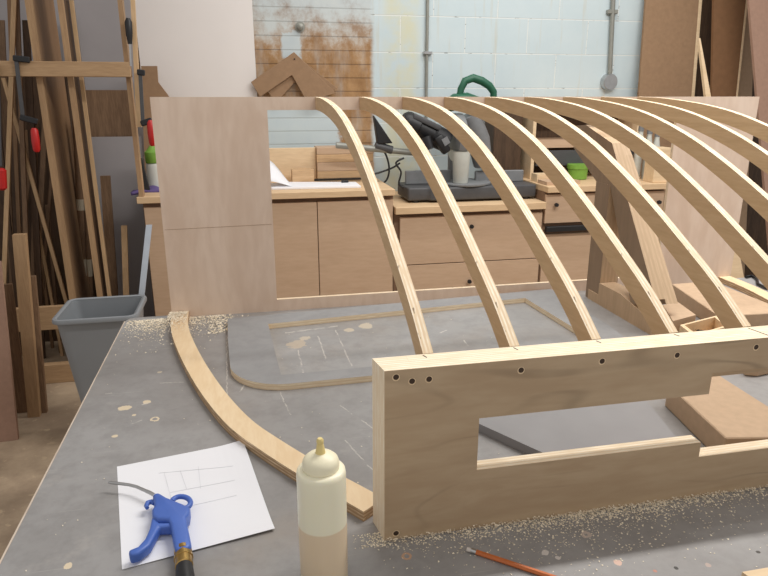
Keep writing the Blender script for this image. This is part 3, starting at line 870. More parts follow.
for i, (hh_, lab) in enumerate(((.055, 'thick wooden plank at the bottom of the stack behind the pad'), (.05, 'wooden plank second from the bottom of the stack behind the pad'),
                                (.045, 'wooden plank second from the top of the stack behind the pad'), (.04, 'wooden plank on top of the stack behind the pad'))):
    dx = rnd.uniform(-.01, .02)
    tag(MB().box((aL.x + dx * .4, 3.70, zc), (aR.x + .14 + dx, 3.84, zc + hh_ - .001)).bevel(.002, 1).build('wooden_plank', 'cab' if i % 2 else 'pine_h', None), lab, 'plank', 'planks stacked behind the paper pad')
    zc += hh_
a = onv(316, 175, 3.64)
tag(MB().obox((a.x - .02, 3.66, WT + .0125), (a.x + .26, 3.665, WT + .0125), .024, .012).build('flat_bar', 'black_gloss', None), 'dark flat bar lying on the worktop behind the paper pad', 'bar')
for z_, n_ in (): pass

# left end of the worktop
cl = onz(148, 193, WT)
tag(MB().grid(lambda s, t: Vector((cl.x - .085 + .17 * s, cl.y + .012 + .09 * t, WT + .004 + .03 * math.sin(PI * min(1, s * 1.05)) ** 2 * (.55 + .45 * math.sin(7 * s + 4 * t)) * math.sin(PI * t) ** .5 + .008 * s)), 14, 10).build('cloth_glove', 'purple', None, True), 'crumpled purple work glove at the left end of the worktop', 'glove').modifiers.new('t', 'SOLIDIFY').thickness = .016
sp = onv(149, 178, 3.55)
sb = thing('spray_bottle', (sp.x + .03, 3.55, WT), 'plastic bottle with a green cap half hidden by the back panel', 'bottle')
cz_ = [onv(152, y, 3.55).z - WT for y in (163, 152, 146)]
MB().lathe([(.036, 0), (.04, .004), (.04, cz_[0] - .012), (.036, cz_[0] - .002), (.03, cz_[0])], (sp.x + .03, 3.55, WT + .0003), 20).build('bottle_body', 'clear', sb, True)
MB().lathe([(.036, cz_[0] + .0003), (.04, cz_[0] + .006), (.04, cz_[1]), (.03, cz_[1] + .008), (.012, cz_[2])], (sp.x + .03, 3.55, WT + .0003), 20).build('cap', 'lime', sb, True)
a = onv(147, 178, 3.44)
tag(MB().obox((a.x - .005, 3.44, WT + .001), (a.x - .03, 3.45, WT + .17), .03, .02, (0, 1, 0)).bevel(.003, 1).build('clamp_jaw', 'black', None), 'black upright tool leaning beside the green-capped bottle', 'tool')

# white sheet on the worktop and brown offcut in front of it
a = onv(134, 0, 3.84)
wbm = MB().poly_prism([(onv(137, 40, 3.84).x, 3.864, WT + .0003), (.085, 3.864, WT + .0003), (.085, 3.866, 2.35), (onv(137, 40, 3.84).x, 3.866, 2.35)], (0, .012, 0))
tag(wbm.build('white_sheet', 'white', None), 'large white sheet standing against the wall on the left worktop', 'board')
pts = [onv(x, y, 3.70) for x, y in ((141, 66), (157, 66), (158, 82), (170, 98), (170, 145), (141, 145))]
mb = MB().poly_prism([(p.x, 3.70, max(p.z, WT + .0003)) for p in pts[:4]] + [(pts[4].x, 3.70, WT + .0003), (pts[5].x, 3.70, WT + .0003)], (0, .018, 0))
tag(mb.build('fibreboard_offcut', 'mdf_dark', None), 'brown notched fibreboard offcut standing before the white sheet', 'board')

# two right-angled brown brackets hung on the brick patch
def hang(pxs, v, th, label):
    pts_ = [onv(x, y, v) for x, y in pxs]
    m_ = MB().poly_prism([(p.x, v, p.z) for p in pts_], (0, th, 0)).bevel(.0015, 1)
    return tag(m_.build('angle_bracket', 'mdf_dark', None), label, 'bracket', 'brown angle brackets on the wall')
hk = hang([(294, 52), (251, 82), (260, 97), (292, 75), (307, 102), (336, 93)], 3.826, .018, 'front brown fibreboard angle bracket hanging on the brick wall')
hang([(296, 55), (264, 87), (276, 103), (295, 82), (316, 106), (337, 88)], 3.8445, .019, 'rear brown angle bracket partly hidden behind the front one')
hq = onv(294.5, 59, 3.826)
nl = MB().tube([(hq.x, 3.8215, hq.z), (hq.x, 3.879, hq.z)], .004, 10)
for v_ in nl.bm.verts: v_.co -= hk.matrix_world.translation
nl.build('nail', 'black_gloss', hk, local=True)
wk = onv(300, 27, 3.879)
pkn = thing('metal_knob', (wk.x, 3.879, wk.z), 'round grey metal knob on the painted bricks', 'fitting')
MB().tube([(wk.x, 3.8795, wk.z), (wk.x, 3.872, wk.z)], .028, 20).build('plate', 'pipe', pkn, True)
MB().tube([(wk.x, 3.872, wk.z), (wk.x, 3.855, wk.z), (wk.x, 3.848, wk.z)], [.018, .018, .008], 16).build('stem', 'pipe', pkn, True)
# conduits on the wall
c1 = onv(427, 40, 3.87)
cd = thing('wall_conduit', (c1.x, 3.87, 1.0), 'thin grey pipe running down the wall above the saw', 'pipe')
MB().tube([(c1.x - .006, 3.867, 3.0), (c1.x, 3.867, 1.62), (c1.x + .003, 3.867, 1.0)], .009, 12).build('pipe', 'pipe', cd, True)
cz = onv(428, 53, 3.87).z
MB().box((c1.x - .022, 3.853, cz - .008), (c1.x + .03, 3.8795, cz + .008)).bevel(.002, 1).build('pipe_clip', 'steel', cd)
c2_ = onv(609, 40, 3.87)
jb = onv(608, 82, 3.87)
cd = thing('wall_conduit', (jb.x, 3.87, jb.z), 'grey pipe ending in a round junction box on the wall', 'pipe')
MB().tube([(jb.x - .085, 3.862, 3.0), (jb.x + .003, 3.862, jb.z + .03)], .014, 14).build('pipe', 'pipe', cd, True)
MB().tube([(jb.x, 3.8795, jb.z), (jb.x, 3.842, jb.z), (jb.x, 3.836, jb.z)], [.05, .05, .046], 24).build('junction_box', 'steel', cd, True)
zz = onv(612, 12, 3.87).z
MB().box((jb.x - .055, 3.85, zz - .012), (jb.x + .012, 3.8795, zz + .012)).bevel(.003, 1).build('pipe_clip', 'pipe', cd)

# ------------------------------------------------------------------ mitre saw
MZ = .824
SV = 3.52
def sx(x, y, v=SV): return onv(x, y, v)
saw = thing('mitre_saw', (1.25, SV, MZ), 'black mitre saw with a green handle on the lower worktop', 'mitre saw')
bl, brr = sx(403, 190).x, 1.612
mb = MB()
zt = sx(430, 182).z
mb.poly_prism([(bl, SV - .12, MZ + .012), (bl + .11, SV - .12, MZ + .012), (bl + .13, SV - .14, MZ + .012), (brr - .16, SV - .14, MZ + .012), (brr - .13, SV - .12, MZ + .012), (brr, SV - .12, MZ + .012), (brr, SV + .14, MZ + .012), (bl, SV + .14, MZ + .012)], (0, 0, .072)).bevel(.01, 3)
mb.build('base', 'dgrey', saw, True)
mb = MB()
for fx in (bl + .05, brr - .05):
    for fy in (SV - .09, SV + .11):
        MB().tube([(fx, fy, MZ), (fx, fy, MZ + .013)], .02, 12).build('rubber_foot', 'black', saw)
cx = (bl + brr) / 2
MB().lathe([(.15, .0), (.155, .004), (.155, .012), (.15, .014)], (cx - .02, SV, MZ + .084), 40).build('turntable', 'mgrey', saw, True)
MB().box((bl + .02, SV + .02, MZ + .0842), (cx - .09, SV + .045, MZ + .16)).bevel(.004, 1).build('fence', 'mgrey', saw)
MB().box((cx + .06, SV + .02, MZ + .0842), (brr - .02, SV + .045, MZ + .15)).bevel(.004, 1).build('fence', 'mgrey', saw)
# arm, motor, guard, handle
mb = MB().tube([(cx - .03, SV + .11, MZ + .09), (cx - .03, SV + .13, MZ + .22), (cx - .05, SV + .10, MZ + .36)], [.05, .045, .04], 16); mb.build('tilt_arm', 'mgrey', saw, True)
bcx = sx(452, 140); 
mb = MB()
gq = sx(456, 138); gc = Vector((gq.x - .02, SV + .0, gq.z))
n = 26; rad_ = .135
arc = [(gc.y + rad_ * math.cos(R(a)), gc.z + rad_ * math.sin(R(a))) for a in [-30 + 240 * i / n for i in range(n + 1)]]
mb.poly_prism([(gc.x, y_, z_) for y_, z_ in arc], (.05, 0, 0)).bevel(.008, 2); mb.build('blade_guard', 'mgrey', saw, True)
arc = [(gc.y + .128 * math.cos(R(a)), gc.z + .128 * math.sin(R(a))) for a in [150 + 190 * i / n for i in range(n + 1)]]
mb = MB().poly_prism([(gc.x + .004, y_, z_) for y_, z_ in arc], (.036, 0, 0)); mb.build('lower_guard', 'clear', saw, True)
mb = MB().tube([(gc.x + .02, gc.y, gc.z), (gc.x + .024, gc.y, gc.z)], .125, 40); mb.build('blade', 'steel', saw)
m0 = sx(402, 119, SV - .02); m1 = sx(447, 142, SV - .02)
mv = m1 - m0
MB().tube([m0, m0 + mv * .05, m0 + mv * .12, m0 + mv * .34, m0 + mv * .36, m0 + mv * .66, m0 + mv * .70, m1], [.036, .052, .058, .058, .050, .050, .062, .060], 20).build('motor', 'black', saw, True)
c_ = m0 + mv * .45 + Vector((0, -.065, -.04))
MB().tube([c_, c_ + Vector((.02, -.02, -.06))], [.03, .022], 14).build('locking_knob', 'black_gloss', saw, True)
MB().obox(m0 + mv * .2 + Vector((0, -.03, .045)), m0 + mv * .8 + Vector((0, -.03, .05)), .05, .03).bevel(.008, 2).build('motor_cover', 'dgrey', saw, True)
q_ = sx(441, 144, SV - .06)
MB().obox((q_.x - .03, SV - .075, q_.z + .045), (q_.x + .03, SV - .075, q_.z - .045), .05, .05, (0, 1, 0)).bevel(.012, 2).build('trigger_housing', 'black', saw, True)
MB().obox((q_.x + .005, SV - .102, q_.z + .035), (q_.x + .025, SV - .102, q_.z + .0), .035, .003, (0, 1, 0)).build('rating_plate', 'mgrey', saw)
HV = SV - .02
hp = [sx(x, y, HV) for x, y in ((459, 99), (461, 89), (465, 81), (473, 78), (482, 81), (489.5, 86), (493.5, 92), (493.5, 101))]
MB().tube([Vector((p.x, HV, p.z)) for p in hp], [.018, .019, .021, .022, .022, .021, .020, .018], 14).build('handle', 'green', saw, True)
h0 = sx(446, 104, HV); h1 = sx(496, 106, HV)
mb = MB().tube([Vector((h0.x - .02, HV, h0.z - .02)), Vector((h0.x + .05, HV, h0.z + .01)), Vector((h0.x + .11, HV, h0.z + .012)), Vector((h1.x - .03, HV, h1.z - .02)), Vector((h1.x, HV, h1.z - .05))], [.03, .045, .05, .045, .03], 16)
mb.build('head_cover', 'green', saw, True)
k0 = sx(470, 115, HV); k1 = sx(486, 165, HV)
mb = MB().tube([Vector((k0.x, HV + .01, k0.z)), Vector(((k0.x + k1.x) / 2 + .01, HV + .02, (k0.z + k1.z) / 2)), Vector((k1.x, HV + .05, max(k1.z, MZ + .1)))], [.06, .065, .055], 18); mb.build('pivot_casting', 'mgrey', saw, True)
cq = sx(461, 165, SV - .07); ctop = sx(461, 151, SV - .07).z
cupt = thing('plastic_cup', (cq.x, SV - .07, MZ + .098), 'milky plastic cup standing on the table of the mitre saw', 'cup')
MB().lathe([(.040, 0), (.042, .003), (.050, ctop - MZ - .1), (.052, ctop - MZ - .098), (.048, ctop - MZ - .098), (.039, .006)], (cq.x, SV - .07, MZ + .0984), 24).build('cup_body', 'clear', cupt, True)
# tube fence with a black hood, left of the saw
ps, pe_ = sx(345, 145, 3.58), sx(402, 151, 3.58)
mp = MB().tube([Vector((ps.x - .05, 3.58, ps.z)), Vector((pe_.x + .16, 3.58, pe_.z - .02))], .017, 16); mp.build('dust_pipe', 'pipe', saw, True)
f0, f1, f2 = sx(373, 115, 3.58), sx(392, 143, 3.58), sx(377, 144, 3.58)
MB().poly_prism([(f0.x, 3.555, f0.z), (f1.x, 3.555, f1.z), (f2.x, 3.555, f2.z)], (0, .05, 0)).bevel(.006, 2).build('hood', 'black', saw)
MB().tube([Vector((f2.x - .01, 3.58, ps.z - .004)), Vector((f1.x, 3.58, pe_.z + .006))], .023, 16).build('collar', 'dgrey', saw, True)
def smooth_line(P, n=6):
    out_ = []
    for i in range(len(P) - 1):
        p0, p1, p2, p3 = P[max(i - 1, 0)], P[i], P[i + 1], P[min(i + 2, len(P) - 1)]
        for j in range(n):
            t_ = j / n
            out_.append(0.5 * ((2 * p1) + (p2 - p0) * t_ + (2 * p0 - 5 * p1 + 4 * p2 - p3) * t_ ** 2 + (3 * p1 - p0 - 3 * p2 + p3) * t_ ** 3))
    return out_ + [P[-1]]
def cable(pxs, v):
    P = [sx(x, y, v) for x, y in pxs]
    MB().tube(smooth_line(P), .0055, 8).build('cable', 'black', saw, True)
cable(((378, 147), (385, 153), (389, 166), (388, 177), (383, 183), (374, 181)), 3.60)
cable(((400, 163), (392, 168), (378, 173), (362, 177)), 3.62)
cable(((404, 158), (396, 163), (401, 172), (399, 184), (406, 188)), 3.50)
# things between the saw and the right cabinet
standbox(494, 522, 104, 165, 3.69, .16, MZ, 'storage_box', 'darkwood', 'tall dark brown box standing behind the right of the saw', 'box')
sh = thing('shelf_box', (2.0, 3.7, .909), 'open plywood shelf box with a dark inside behind the green bowl', 'shelf')
s_l, s_r = onv(533, 130, 3.62).x, onv(640, 130, 3.62).x
if s_l < 1.626: s_l = 1.626
z_t, z_m, z_b = onv(560, 105, 3.62).z, onv(560, 140, 3.62).z, .9093
MB().box((s_l, 3.62, z_b), (s_l + .02, 3.86, z_t)).build('side_panel', 'paleply', sh)
MB().box((s_r - .02, 3.62, z_b), (s_r, 3.86, z_t)).build('side_panel', 'paleply', sh)
MB().box((s_l, 3.62, z_t), (s_r, 3.86, z_t + .018)).build('top_panel', 'mdf', sh)
MB().box((s_l + .02, 3.62, z_m - .045), (s_r - .02, 3.86, z_m)).build('shelf', 'cab', sh)
MB().box((s_l + .02, 3.845, z_b), (s_r - .02, 3.86, z_t)).build('back_board', 'darkwood', sh)
standbox(546, 602, 153, 166, 3.61, .009, .985, 'slate_panel', 'dgrey', 'dark grey strip panel below the shelf of the plywood box', 'panel') if False else None
MB().box((s_l + .03, 3.612, z_m - .15), (s_r - .03, 3.619, z_m - .06)).build('dark_front', 'dgrey', sh)
gb = onz(581, 180, .909)
bowl = thing('bowl', (gb.x, gb.y + .05, .909), 'lime green plastic tub on the right worktop', 'tub')
MB().lathe([(.05, 0), (.056, .003), (.06, .075), (.06, .085), (.056, .085), (.05, .006)], (gb.x, gb.y + .05, .9093), 28).build('tub_body', 'lime', bowl, True)
MB().lathe([(.0605, .062), (.064, .064), (.064, .088), (.0605, .089)], (gb.x, gb.y + .05, .9093), 28).build('rim', 'lime', bowl, True)
tr = onz(560, 180, .909)
tp = MB(); tp.tube([(tr.x, tr.y + .05, .9093), (tr.x, tr.y + .05, .965)], .036, 24); tp.bevel(.004, 2)
tag(tp.build('tape_roll', 'bluedark', None, True), 'dark blue tape roll beside the lime green tub', 'tape')
w0, w1 = onz(498, 183, .83), onz(560, 183, .83)
tag(MB().box((1.36, 3.40, MZ + .0003 + .12), (1.60, 3.60, MZ + .138)).build('board_scrap', 'paleply', None), 'x', 'board') if False else None
a0_, a1_ = onv(505, 178, 3.33), onv(560, 184, 3.33)
tag(MB().poly_prism([(1.64, 3.33, .9093), (1.86, 3.36, .9093), (1.84, 3.46, .9093), (1.64, 3.45, .9093)], (0, 0, .02)).build('board_scrap', 'cab', None), 'short flat board scrap on the right worktop before the shelf box', 'board')
tag(MB().poly_prism([(1.645, 3.47, .9093), (1.80, 3.49, .9093), (1.80, 3.56, .9093), (1.645, 3.55, .9093)], (0, 0, .045)).build('board_scrap', 'paleply', None), 'pale thick board scrap beside the dark box', 'board')
# things near the right end of that worktop
standbox(655, 671, 148, 181, 3.31, .1, .909, 'small_crate', 'paleply', 'pale plywood crate at the right end of the worktop', 'crate')
for i, (x, lab) in enumerate(((644, 'left milky plastic bottle at the right end of the worktop'), (653, 'middle milky plastic bottle behind the pale crate'), (661, 'right milky plastic bottle behind the pale crate'))):
    p = onv(x, 140, 3.46)
    t = thing('plastic_bottle', (p.x, 3.5, .909), lab, 'bottle', 'plastic bottles by the crate')
    hh_ = onv(x, 126 + 3 * i, 3.5).z - .909
    MB().lathe([(.020, 0), (.022, .004), (.022, hh_ * .7), (.014, hh_ * .85), (.014, hh_ * .9)], (p.x, 3.5, .9093), 18).build('bottle_body', 'clear', t, True)
    MB().lathe([(.016, hh_ * .9), (.016, hh_)], (p.x, 3.5, .9093), 18).build('cap', 'mgrey', t, True)

# ------------------------------------------------------------------ sheets leaning at the right
def lean(xa, xb, v0, v1, mat, label, name='fibreboard_sheet', zt=2.5, th=.018, xa2=None, xb2=None, edge=None):
    """sheet standing on the floor at v0 and leaning back to v1; its sides pass through the given picture columns at y=0 and y=95"""
    def side(xt, xb_):
        # world points on the sheet plane at the two heights
        def hit(x, y):
            r = ray(x, y); n_ = Vector((0, zt, -(v1 - v0))).normalized(); p0_ = Vector((0, v0, 0))
            return EYE + r * (n_.dot(p0_ - EYE) / n_.dot(r))
        a_, b_ = hit(xt, 0), hit(xb_, 95)
        dd = (a_ - b_) / (a_.z - b_.z)
        return b_ + dd * (0 - b_.z), b_ + dd * (zt - b_.z)
    l0, l1 = side(xa, xa2 if xa2 is not None else xa); r0_, r1_ = side(xb, xb2 if xb2 is not None else xb)
    m_ = MB().poly_prism([l0, r0_, r1_, l1], (0, th, 0))
    t = thing(name, ((l0 + r0_) / 2), label, 'board')
    m_.build('sheet', mat, t)
    if edge:
        MB().poly_prism([r0_ + Vector((.0002, -.0005, 0)), r0_ + Vector((edge, -.0005, 0)), r1_ + Vector((edge, -.0005, 0)), r1_ + Vector((.0002, -.0005, 0))], (0, th + .001, 0)).build('edge_strip', 'paleply', t)
    return t
lean(646, 699, 3.68, 3.855, 'mdf_dark', 'wide brown fibreboard sheet leaning beside the round junction box', xa2=639, xb2=691.5, edge=.022)
lean(714, 746, 3.42, 3.78, 'mdf_deep', 'dark brown fibreboard sheet leaning right of the widest one', xa2=712, xb2=736, edge=.014)
lean(749, 830, 3.12, 3.60, 'mdf_pink', 'pinkish brown sheet leaning at the far right edge', xa2=757, xb2=830)
a_, b_ = onv(699.5, 38, 3.50), onv(708, 96, 3.44)
dirv = (b_ - a_) / (a_.z - b_.z)
pb = b_ + dirv * b_.z
tag(MB().poly_prism([a_ + Vector((-.004, 0, 0)), a_ + Vector((.006, 0, 0)), pb + Vector((.08, 0, 0)), pb + Vector((-.06, 0, 0))], (0, .02, 0)).build('pale_lath', 'paleply', None), 'pale tapered lath leaning between the two brown sheets', 'lath')
lean(741, 756, 3.74, 3.842, 'mdf', 'narrow brown board leaning behind the pinkish brown sheet', name='narrow_board', xa2=730, xb2=752)
pa, pb_ = onv(694, 50, 3.862).x, onv(790, 50, 3.862).x
tag(MB().box((2.86, 3.864, .0003), (4.5, 3.876, 2.5)).build('shade_sheet', 'darkwood', None), 'added dark sheet standing in for the shade in the gaps between the brown sheets', 'board')  # added sheet, its dark colour paints the shade in the gaps

# ------------------------------------------------------------------ waste bin
bz = .575
r0p, r1p, r2p = onz(49, 323, bz), onz(64, 301, bz), onz(143, 295, bz)
bin_ = thing('waste_bin', ((r0p.x + r2p.x) / 2, (r0p.y + r2p.y) / 2, 0), 'grey plastic waste bin standing by the far left corner of the bench', 'bin')
x0, x1 = r0p.x, r2p.x + .02; y0, y1 = r0p.y, r2p.y
def rrect(x0, x1, y0, y1, r, z, n=5):
    pts = []
    for (cx_, cy_, a0) in ((x1 - r, y1 - r, 0), (x0 + r, y1 - r, 90), (x0 + r, y0 + r, 180), (x1 - r, y0 + r, 270)):
        for i in range(n + 1):
            a = R(a0 + 90 * i / n); pts.append((cx_ + r * math.cos(a), cy_ + r * math.sin(a), z))
    return pts
def loft(loops):
    m_ = MB(); vs = [[m_.bm.verts.new(p) for p in lp] for lp in loops]
    for a, b in zip(vs, vs[1:]):
        n_ = len(a)
        for i in range(n_): m_.bm.faces.new((a[i], a[(i + 1) % n_], b[(i + 1) % n_], b[i]))
    m_.bm.faces.new(vs[0][::-1]); m_.bm.faces.new(vs[-1]); return m_
t_ = .075
loft([rrect(x0 + t_, x1 - t_ * .9, y0 + t_ * .7, y1 - t_ * .7, .03, .0), rrect(x0 + .012, x1 - .012, y0 + .012, y1 - .012, .035, bz - .004), rrect(x0 + .018, x1 - .018, y0 + .018, y1 - .018, .032, bz - .004), rrect(x0 + t_ + .006, x1 - t_ * .9 - .006, y0 + t_ * .7 + .006, y1 - t_ * .7 - .006, .028, .006)]).build('bin_body', 'bin', bin_, True)
ro = [Vector(p) for p in rrect(x0 + .006, x1 - .006, y0 + .006, y1 - .006, .036, bz)]
m_ = MB()
loops = []
for (inset, dz) in ((-.006, -.012), (-.007, -.004), (-.004, .004), (.004, .006), (.012, .002), (.012, -.004), (.0045, -.006), (.0045, -.012)):
    loops.append(rrect(x0 + .006 + inset, x1 - .006 - inset, y0 + .006 + inset, y1 - .006 - inset, max(.02, .036 - inset), bz + dz))
vs = [[m_.bm.verts.new(p) for p in lp] for lp in loops]
for a, b in zip(vs, vs[1:] + vs[:1]):
    n_ = len(a)
    for i in range(n_): m_.bm.faces.new((a[i], a[(i + 1) % n_], b[(i + 1) % n_], b[i]))
m_.build('rim', 'bin', bin_, True)

# ------------------------------------------------------------------ lumber rack
RV = 3.30
rk = thing('lumber_rack', (-.9, 3.2, 0), 'wooden lumber rack with upright dividers at the left of the room', 'rack')
def upx(x, y, v=RV): return onv(x, y, v)
RH = 2.35
e1 = upx(26, 0).x; e2 = upx(57, 0).x; e3 = upx(118, 0).x
MB().box((e1, RV, 0), (e1 + .026, RV + .36, RH)).build('divider', 'divider', rk)
MB().box((e1 - .001, RV - .02, 0), (e1 + .027, RV - .0003, RH)).build('upright', 'rackpine', rk)
MB().box((e2, RV + .02, 0), (e2 + .022, RV + .16, RH)).build('divider', 'darkwood', rk)
MB().box((e2 - .001, RV, 0), (e2 + .023, RV + .0198, RH)).build('upright', 'rackpine', rk)
MB().box((e3, RV - .02, WT + .0003), (e3 + .020, RV + .03, RH)).build('upright', 'rackpine', rk)
MB().box((-2.2, RV - .02, 0), (-2.16, RV + .05, RH)).build('upright', 'rackpine', rk)
z0r, z1r = upx(64, 77).z, upx(64, 62).z
MB().box((-2.2, RV - .062, z0r), (e3 + .03, RV - .021, z1r)).bevel(.002, 1).build('rail', 'rackpine_h', rk)
zl0, zl1 = upx(50, 327).z, upx(50, 304).z
MB().box((-2.2, RV - .045, zl0), (-.56, RV - .021, zl1)).bevel(.002, 1).build('rail', 'rackpine_h', rk)
zb = upx(60, 378).z
MB().box((-2.2, RV - .06, 0), (-.56, RV - .021, .10)).bevel(.002, 1).build('rail', 'rackpine_h', rk)
MB().box((-2.2, RV + .62, 0), (e3 + .03, RV + .66, RH)).build('back_board', 'darkwood', rk) if False else None
# ply and grey sheets in the right bay
a, b = onv(80, 90, 3.78), onv(133, 137, 3.78)
tag(MB().box((-2.1, 3.865, .0003), (e2 + .03, 3.877, onv(30, 62, 3.865).z)).build('shade_sheet', 'darkwood', None), 'wide dark sheet added as the gloom behind the leaning strips of the rack', 'board')  # added backing, coloured dark to stand for the gloom inside the rack
tag(MB().box((a.x, 3.78, 0.0003), (b.x - .004, 3.795, a.z)).build('plywood_sheet', 'oldwood', None), 'brown plywood sheet standing in the right bay of the rack', 'board')
tag(MB().box((onv(86, 137, 3.72).x, 3.72, .0003), (-.545, 3.732, onv(100, 137, 3.72).z)).build('grey_sheet', 'greywall', None), 'grey sheet standing before the brown plywood in the rack', 'board')
tag(MB().box((onv(74, 0, 3.85).x, 3.85, .0003), (-.545, 3.862, 2.4)).build('grey_sheet', 'greywall', None), 'tall grey sheet at the back of the right bay of the rack', 'board')
def stick(x0, y0, x1, y1, wpx, v0, v1, mat, label, name='wood_strip', th=.014, base_z=None, cat='wood strip', group=None):
    """a strip whose upper end is seen at (x0,y0) at depth v0 and lower end at (x1,y1) at depth v1; it runs on to the floor"""
    a_ = onv(x0, y0, v0); b_ = onv(x1, y1, v1)
    a2 = onv(x0 + wpx, y0, v0); w_ = a2.x - a_.x
    if base_z is None:
        dd = (b_ - a_) / (a_.z - b_.z)
        b_ = b_ + dd * (b_.z - .0005)
    m_ = MB().poly_prism([b_, b_ + Vector((w_, 0, 0)), a_ + Vector((w_, 0, 0)), a_], (0, th, 0))
    return tag(m_.build(name, mat, None), label, cat, group)
G = 'strips leaning in the rack'
stick(12, -20, 1, 290, 5, 3.6000, 3.5500, 'pine', 'upright pale strip near the left edge of the photo', group=G)
stick(13, -20, 26, 300, 5, 3.6178, 3.5678, 'oldwood', 'brown strip rising just right of the left clamp', group=G)
stick(1, 78, 58, 280, 4, 3.6356, 3.5856, 'pine', 'thin strip slanting down to the right behind the rail', group=G)
stick(22, 20, 36, 300, 7, 3.6534, 3.6034, 'darkwood', 'dark wide strip behind the red-handled clamp', group=G)
stick(34, 120, 30, 300, 4, 3.6712, 3.6212, 'oldwood', 'thin brown strip below the red clamp handle', group=G)
stick(31, 200, 50, 300, 3, 3.6890, 3.6390, 'pine', 'short thin lath slanting right below the clamp', group=G)
stick(51, 160, 40, 300, 3, 3.7068, 3.6568, 'oldwood', 'thin lath slanting left beside the first upright', group=G)
stick(-12, 60, 14, 300, 5, 3.7246, 3.6746, 'darkwood', 'dark strip at the far left of the rack', group=G)
stick(45, 205, 54, 300, 3, 3.7424, 3.6924, 'oldwood', 'short lath nearest the first upright', group=G)
stick(100, 176, 108, 290, 10, 3.550, 3.510, 'oldwood', 'brown board with a square top standing in the right bay', name='wood_board', group=G)
stick(121, 226, 123, 290, 6, 3.470, 3.440, 'pine', 'narrow pale stake standing right of the brown board', name='wood_stake', group=G)
stick(64, 20, 79, 300, 8, 3.820, 3.770, 'darkwood', 'dark board between the two uprights', name='wood_board', group=G)
stick(69, 0, 108, 300, 4, 3.390, 3.350, 'pine', 'long pale strip leaning just right of the second upright', group=G)
stick(6, -20, 20, 300, 4, 3.7602, 3.7102, 'divider', 'thin strip just right of the far left one', group=G)
stick(-2, 20, 10, 300, 6, 3.7780, 3.7280, 'oldwood', 'brown strip behind the lowest red clamp handle', group=G)
stick(28, 150, 16, 300, 4, 3.7958, 3.7458, 'oldwood', 'strip slanting left behind the pale stud', group=G)
stick(24, 130, 45, 300, 3, 3.8136, 3.7636, 'divider', 'thin lath slanting right from the steel clamp', group=G)
stick(42, 120, 34, 300, 5, 3.8314, 3.7814, 'oldwood', 'brown strip leaning left close to the first upright', group=G)
# tubes with tape bands
for i, (x, lab) in enumerate(((76, 'left cardboard tube with tape bands in the middle bay'), (82, 'right cardboard tube with tape bands in the middle bay'))):
    v_ = 3.56 + .05 * i
    a_ = onv(x, 120, v_); b_ = onv(x + 8, 290, v_)
    dd = (b_ - a_) / (a_.z - b_.z); base = b_ + dd * (b_.z - .001)
    t = thing('cardboard_tube', base, lab, 'tube', 'cardboard tubes in the rack')
    MB().tube([base, a_], .017, 14).build('tube', 'card', t, True)
    for y0_, y1_ in ((196, 207), (257, 275)):
        f0_ = (y0_ - 120) / 170; f1_ = (y1_ - 120) / 170
        MB().tube([a_.lerp(b_, f0_), a_.lerp(b_, f1_)], .0176, 14).build('tape_band', 'tape', t, True)
# boards standing in front of the rack
stick(12, 235, 28, 420, 13, 2.90, 2.872, 'rackpine', 'pale stud leaning on the front of the lumber rack', name='wood_stud', th=.03, cat='stud')
stick(25, 277, 38, 418, 10, 2.93, 2.905, 'oldwood', 'short darker stud beside the pale one', name='wood_stud', th=.02, cat='stud')
stick(-4, 285, 14, 420, 16, 2.95 - .012, 2.93, 'oldwood', 'wide brown board behind the pale stud', name='wood_board', th=.012, cat='board')
# brown sheet at the photo's left edge
a_, b_ = onz(18, 440, 0), onz(-6, 447, 0)
tq = onv(0, 262, a_.y + .05); zt_ = tq.z
mm = MB().poly_prism([(b_.x - .45, b_.y - .0, .0005), (a_.x, a_.y, .0005), (tq.x, a_.y + .05, zt_), (b_.x - .47, b_.y + .05, zt_)], (0, .018, 0))
tag(mm.build('fibreboard_sheet', 'mdf_pink', None), 'reddish brown sheet standing on the floor at the left edge', 'board')
# straightedge leaning on the cabinet
a_, b_ = onv(146, 225, 3.22), onv(138, 300, 3.12)
dd = (b_ - a_) / (a_.z - b_.z); base = b_ + dd * (b_.z - .001)
tag(MB().poly_prism([base, base + Vector((.028, 0, 0)), a_ + Vector((.028, 0, .0)), a_], (0, .008, 0)).build('straightedge', 'alu', None), 'silver metal straightedge leaning at the left end of the cabinet', 'ruler')

# clamps hung on the rail
def clamp(bar, jaw, handle, label, v, metal='black_gloss', hcol='red'):
    p = [onv(x, y, v) for x, y in bar]
    t = thing('bar_clamp', p[0], label, 'clamp', 'clamps on the rack')
    MB().obox(p[0], p[1], .016, .008, (0, 1, 0)).build('bar', metal, t)
    for j in jaw:
        q_ = [onv(x, y, v) for x, y in j]
        MB().obox(q_[0], q_[1], .026, .018, (0, 1, 0)).bevel(.004, 1).build('jaw', 'black', t)
    h = [onv(x, y, v) for x, y in handle]
    dh = h[1] - h[0]
    MB().tube([h[0], h[0] + dh * .1, h[0] + dh * .5, h[0] + dh * .9, h[1]], [.010, .016, .018, .016, .010], 12).build('handle', hcol, t, True)
    return t
clamp(((16, 57), (23, 118)), (((13, 58), (30, 60)), ((20, 117), (38, 122))), ((34, 128), (37, 152)), 'steel bar clamp with a red handle hanging left on the rail', RV - .0715, 'dgrey')
clamp(((140, 70), (143, 124)), (((137, 72), (145, 73)), ((141, 124), (152, 120))), ((150, 120), (153, 146)), 'bar clamp with a red handle at the right end of the rail', RV - .0715, 'dgrey')
p = onv(2, 178, RV - .08)
t = thing('bar_clamp', (p.x, RV - .08, p.z), 'clamp with a bright red handle cut off by the left edge', 'clamp', 'clamps on the rack')
h0, h1 = onv(1, 168, RV - .08), onv(2, 190, RV - .08)
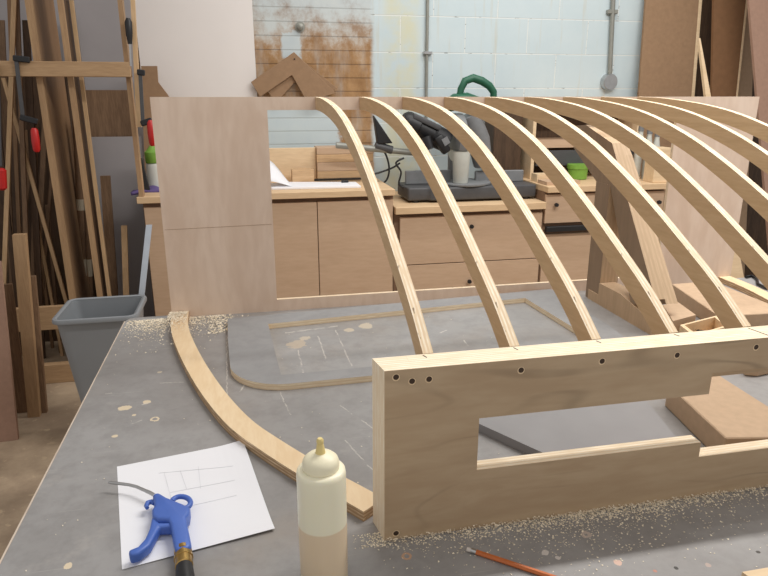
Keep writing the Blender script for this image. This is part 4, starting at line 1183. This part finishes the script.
MB().tube([h0, h0.lerp(h1, .1), h1.lerp(h0, .1), h1], [.012, .022, .022, .012], 12).build('handle', 'red', t, True)
MB().obox(onv(0, 166, RV - .08), onv(-3, 64, RV - .08), .016, .008, (0, 1, 0)).build('bar', 'dgrey', t)
# wide pale board and black handled saw at the right end of the rack
pp = [onv(x, y, RV - .03) for x, y in ((130, -20), (134, -20), (142, 127), (137, 127))]
tag(MB().poly_prism([(q_.x, RV - .045, q_.z) for q_ in pp], (0, .02, 0)).build('wood_batten', 'pine', None), 'pale batten fixed beside the right upright of the rack', 'batten') 
h0, h1 = onv(128, 18, RV - .06), onv(130, 44, RV - .06)
t = thing('hand_tool', h1, 'black-handled tool hanging on the pale batten', 'tool')
MB().tube([h0, h0.lerp(h1, .15), h0.lerp(h1, .6), h1], [.008, .016, .015, .009], 12).build('handle', 'black', t, True)
MB().obox(h1, onv(131, 66, RV - .06), .008, .004, (0, 1, 0)).build('blade', 'steel', t)

# ------------------------------------------------------------------ camera, lights, world
cam = bpy.data.cameras.new('camera'); co_ = bpy.data.objects.new('camera', cam); COL.objects.link(co_)
cam.sensor_width = 36; cam.lens = 36 * FPX / 768; cam.clip_start = .02
co_.location = EYE; co_.rotation_euler = (PI / 2 - TH, 0, -YAW)
sc.camera = co_
def area(name, loc, sx_, sy_, power, colour=(1, .975, .94)):
    l = bpy.data.lights.new(name, 'AREA'); l.shape = 'RECTANGLE'; l.size = sx_; l.size_y = sy_; l.energy = power; l.color = colour
    o = bpy.data.objects.new(name, l); COL.objects.link(o); o.location = loc; return o
area('ceiling_light_bench', (1.75, 1.47, 2.87), 2.4, .10, 50)
area('ceiling_light_wall', (1.3, 2.9, 3.0), 2.4, .12, 20)
area('ceiling_light_room', (0.2, -1.0, 3.0), 2.8, .3, 3)
w = bpy.data.worlds.new('world'); sc.world = w; w.use_nodes = True
bg = w.node_tree.nodes['Background']
bg.inputs['Color'].default_value = (1.0, .97, .94, 1); bg.inputs['Strength'].default_value = .45
sc.view_settings.view_transform = 'Standard'; sc.view_settings.look = 'None'
sc.view_settings.gamma = 1; sc.view_settings.use_curve_mapping = False
sc.view_settings.exposure = 0.27
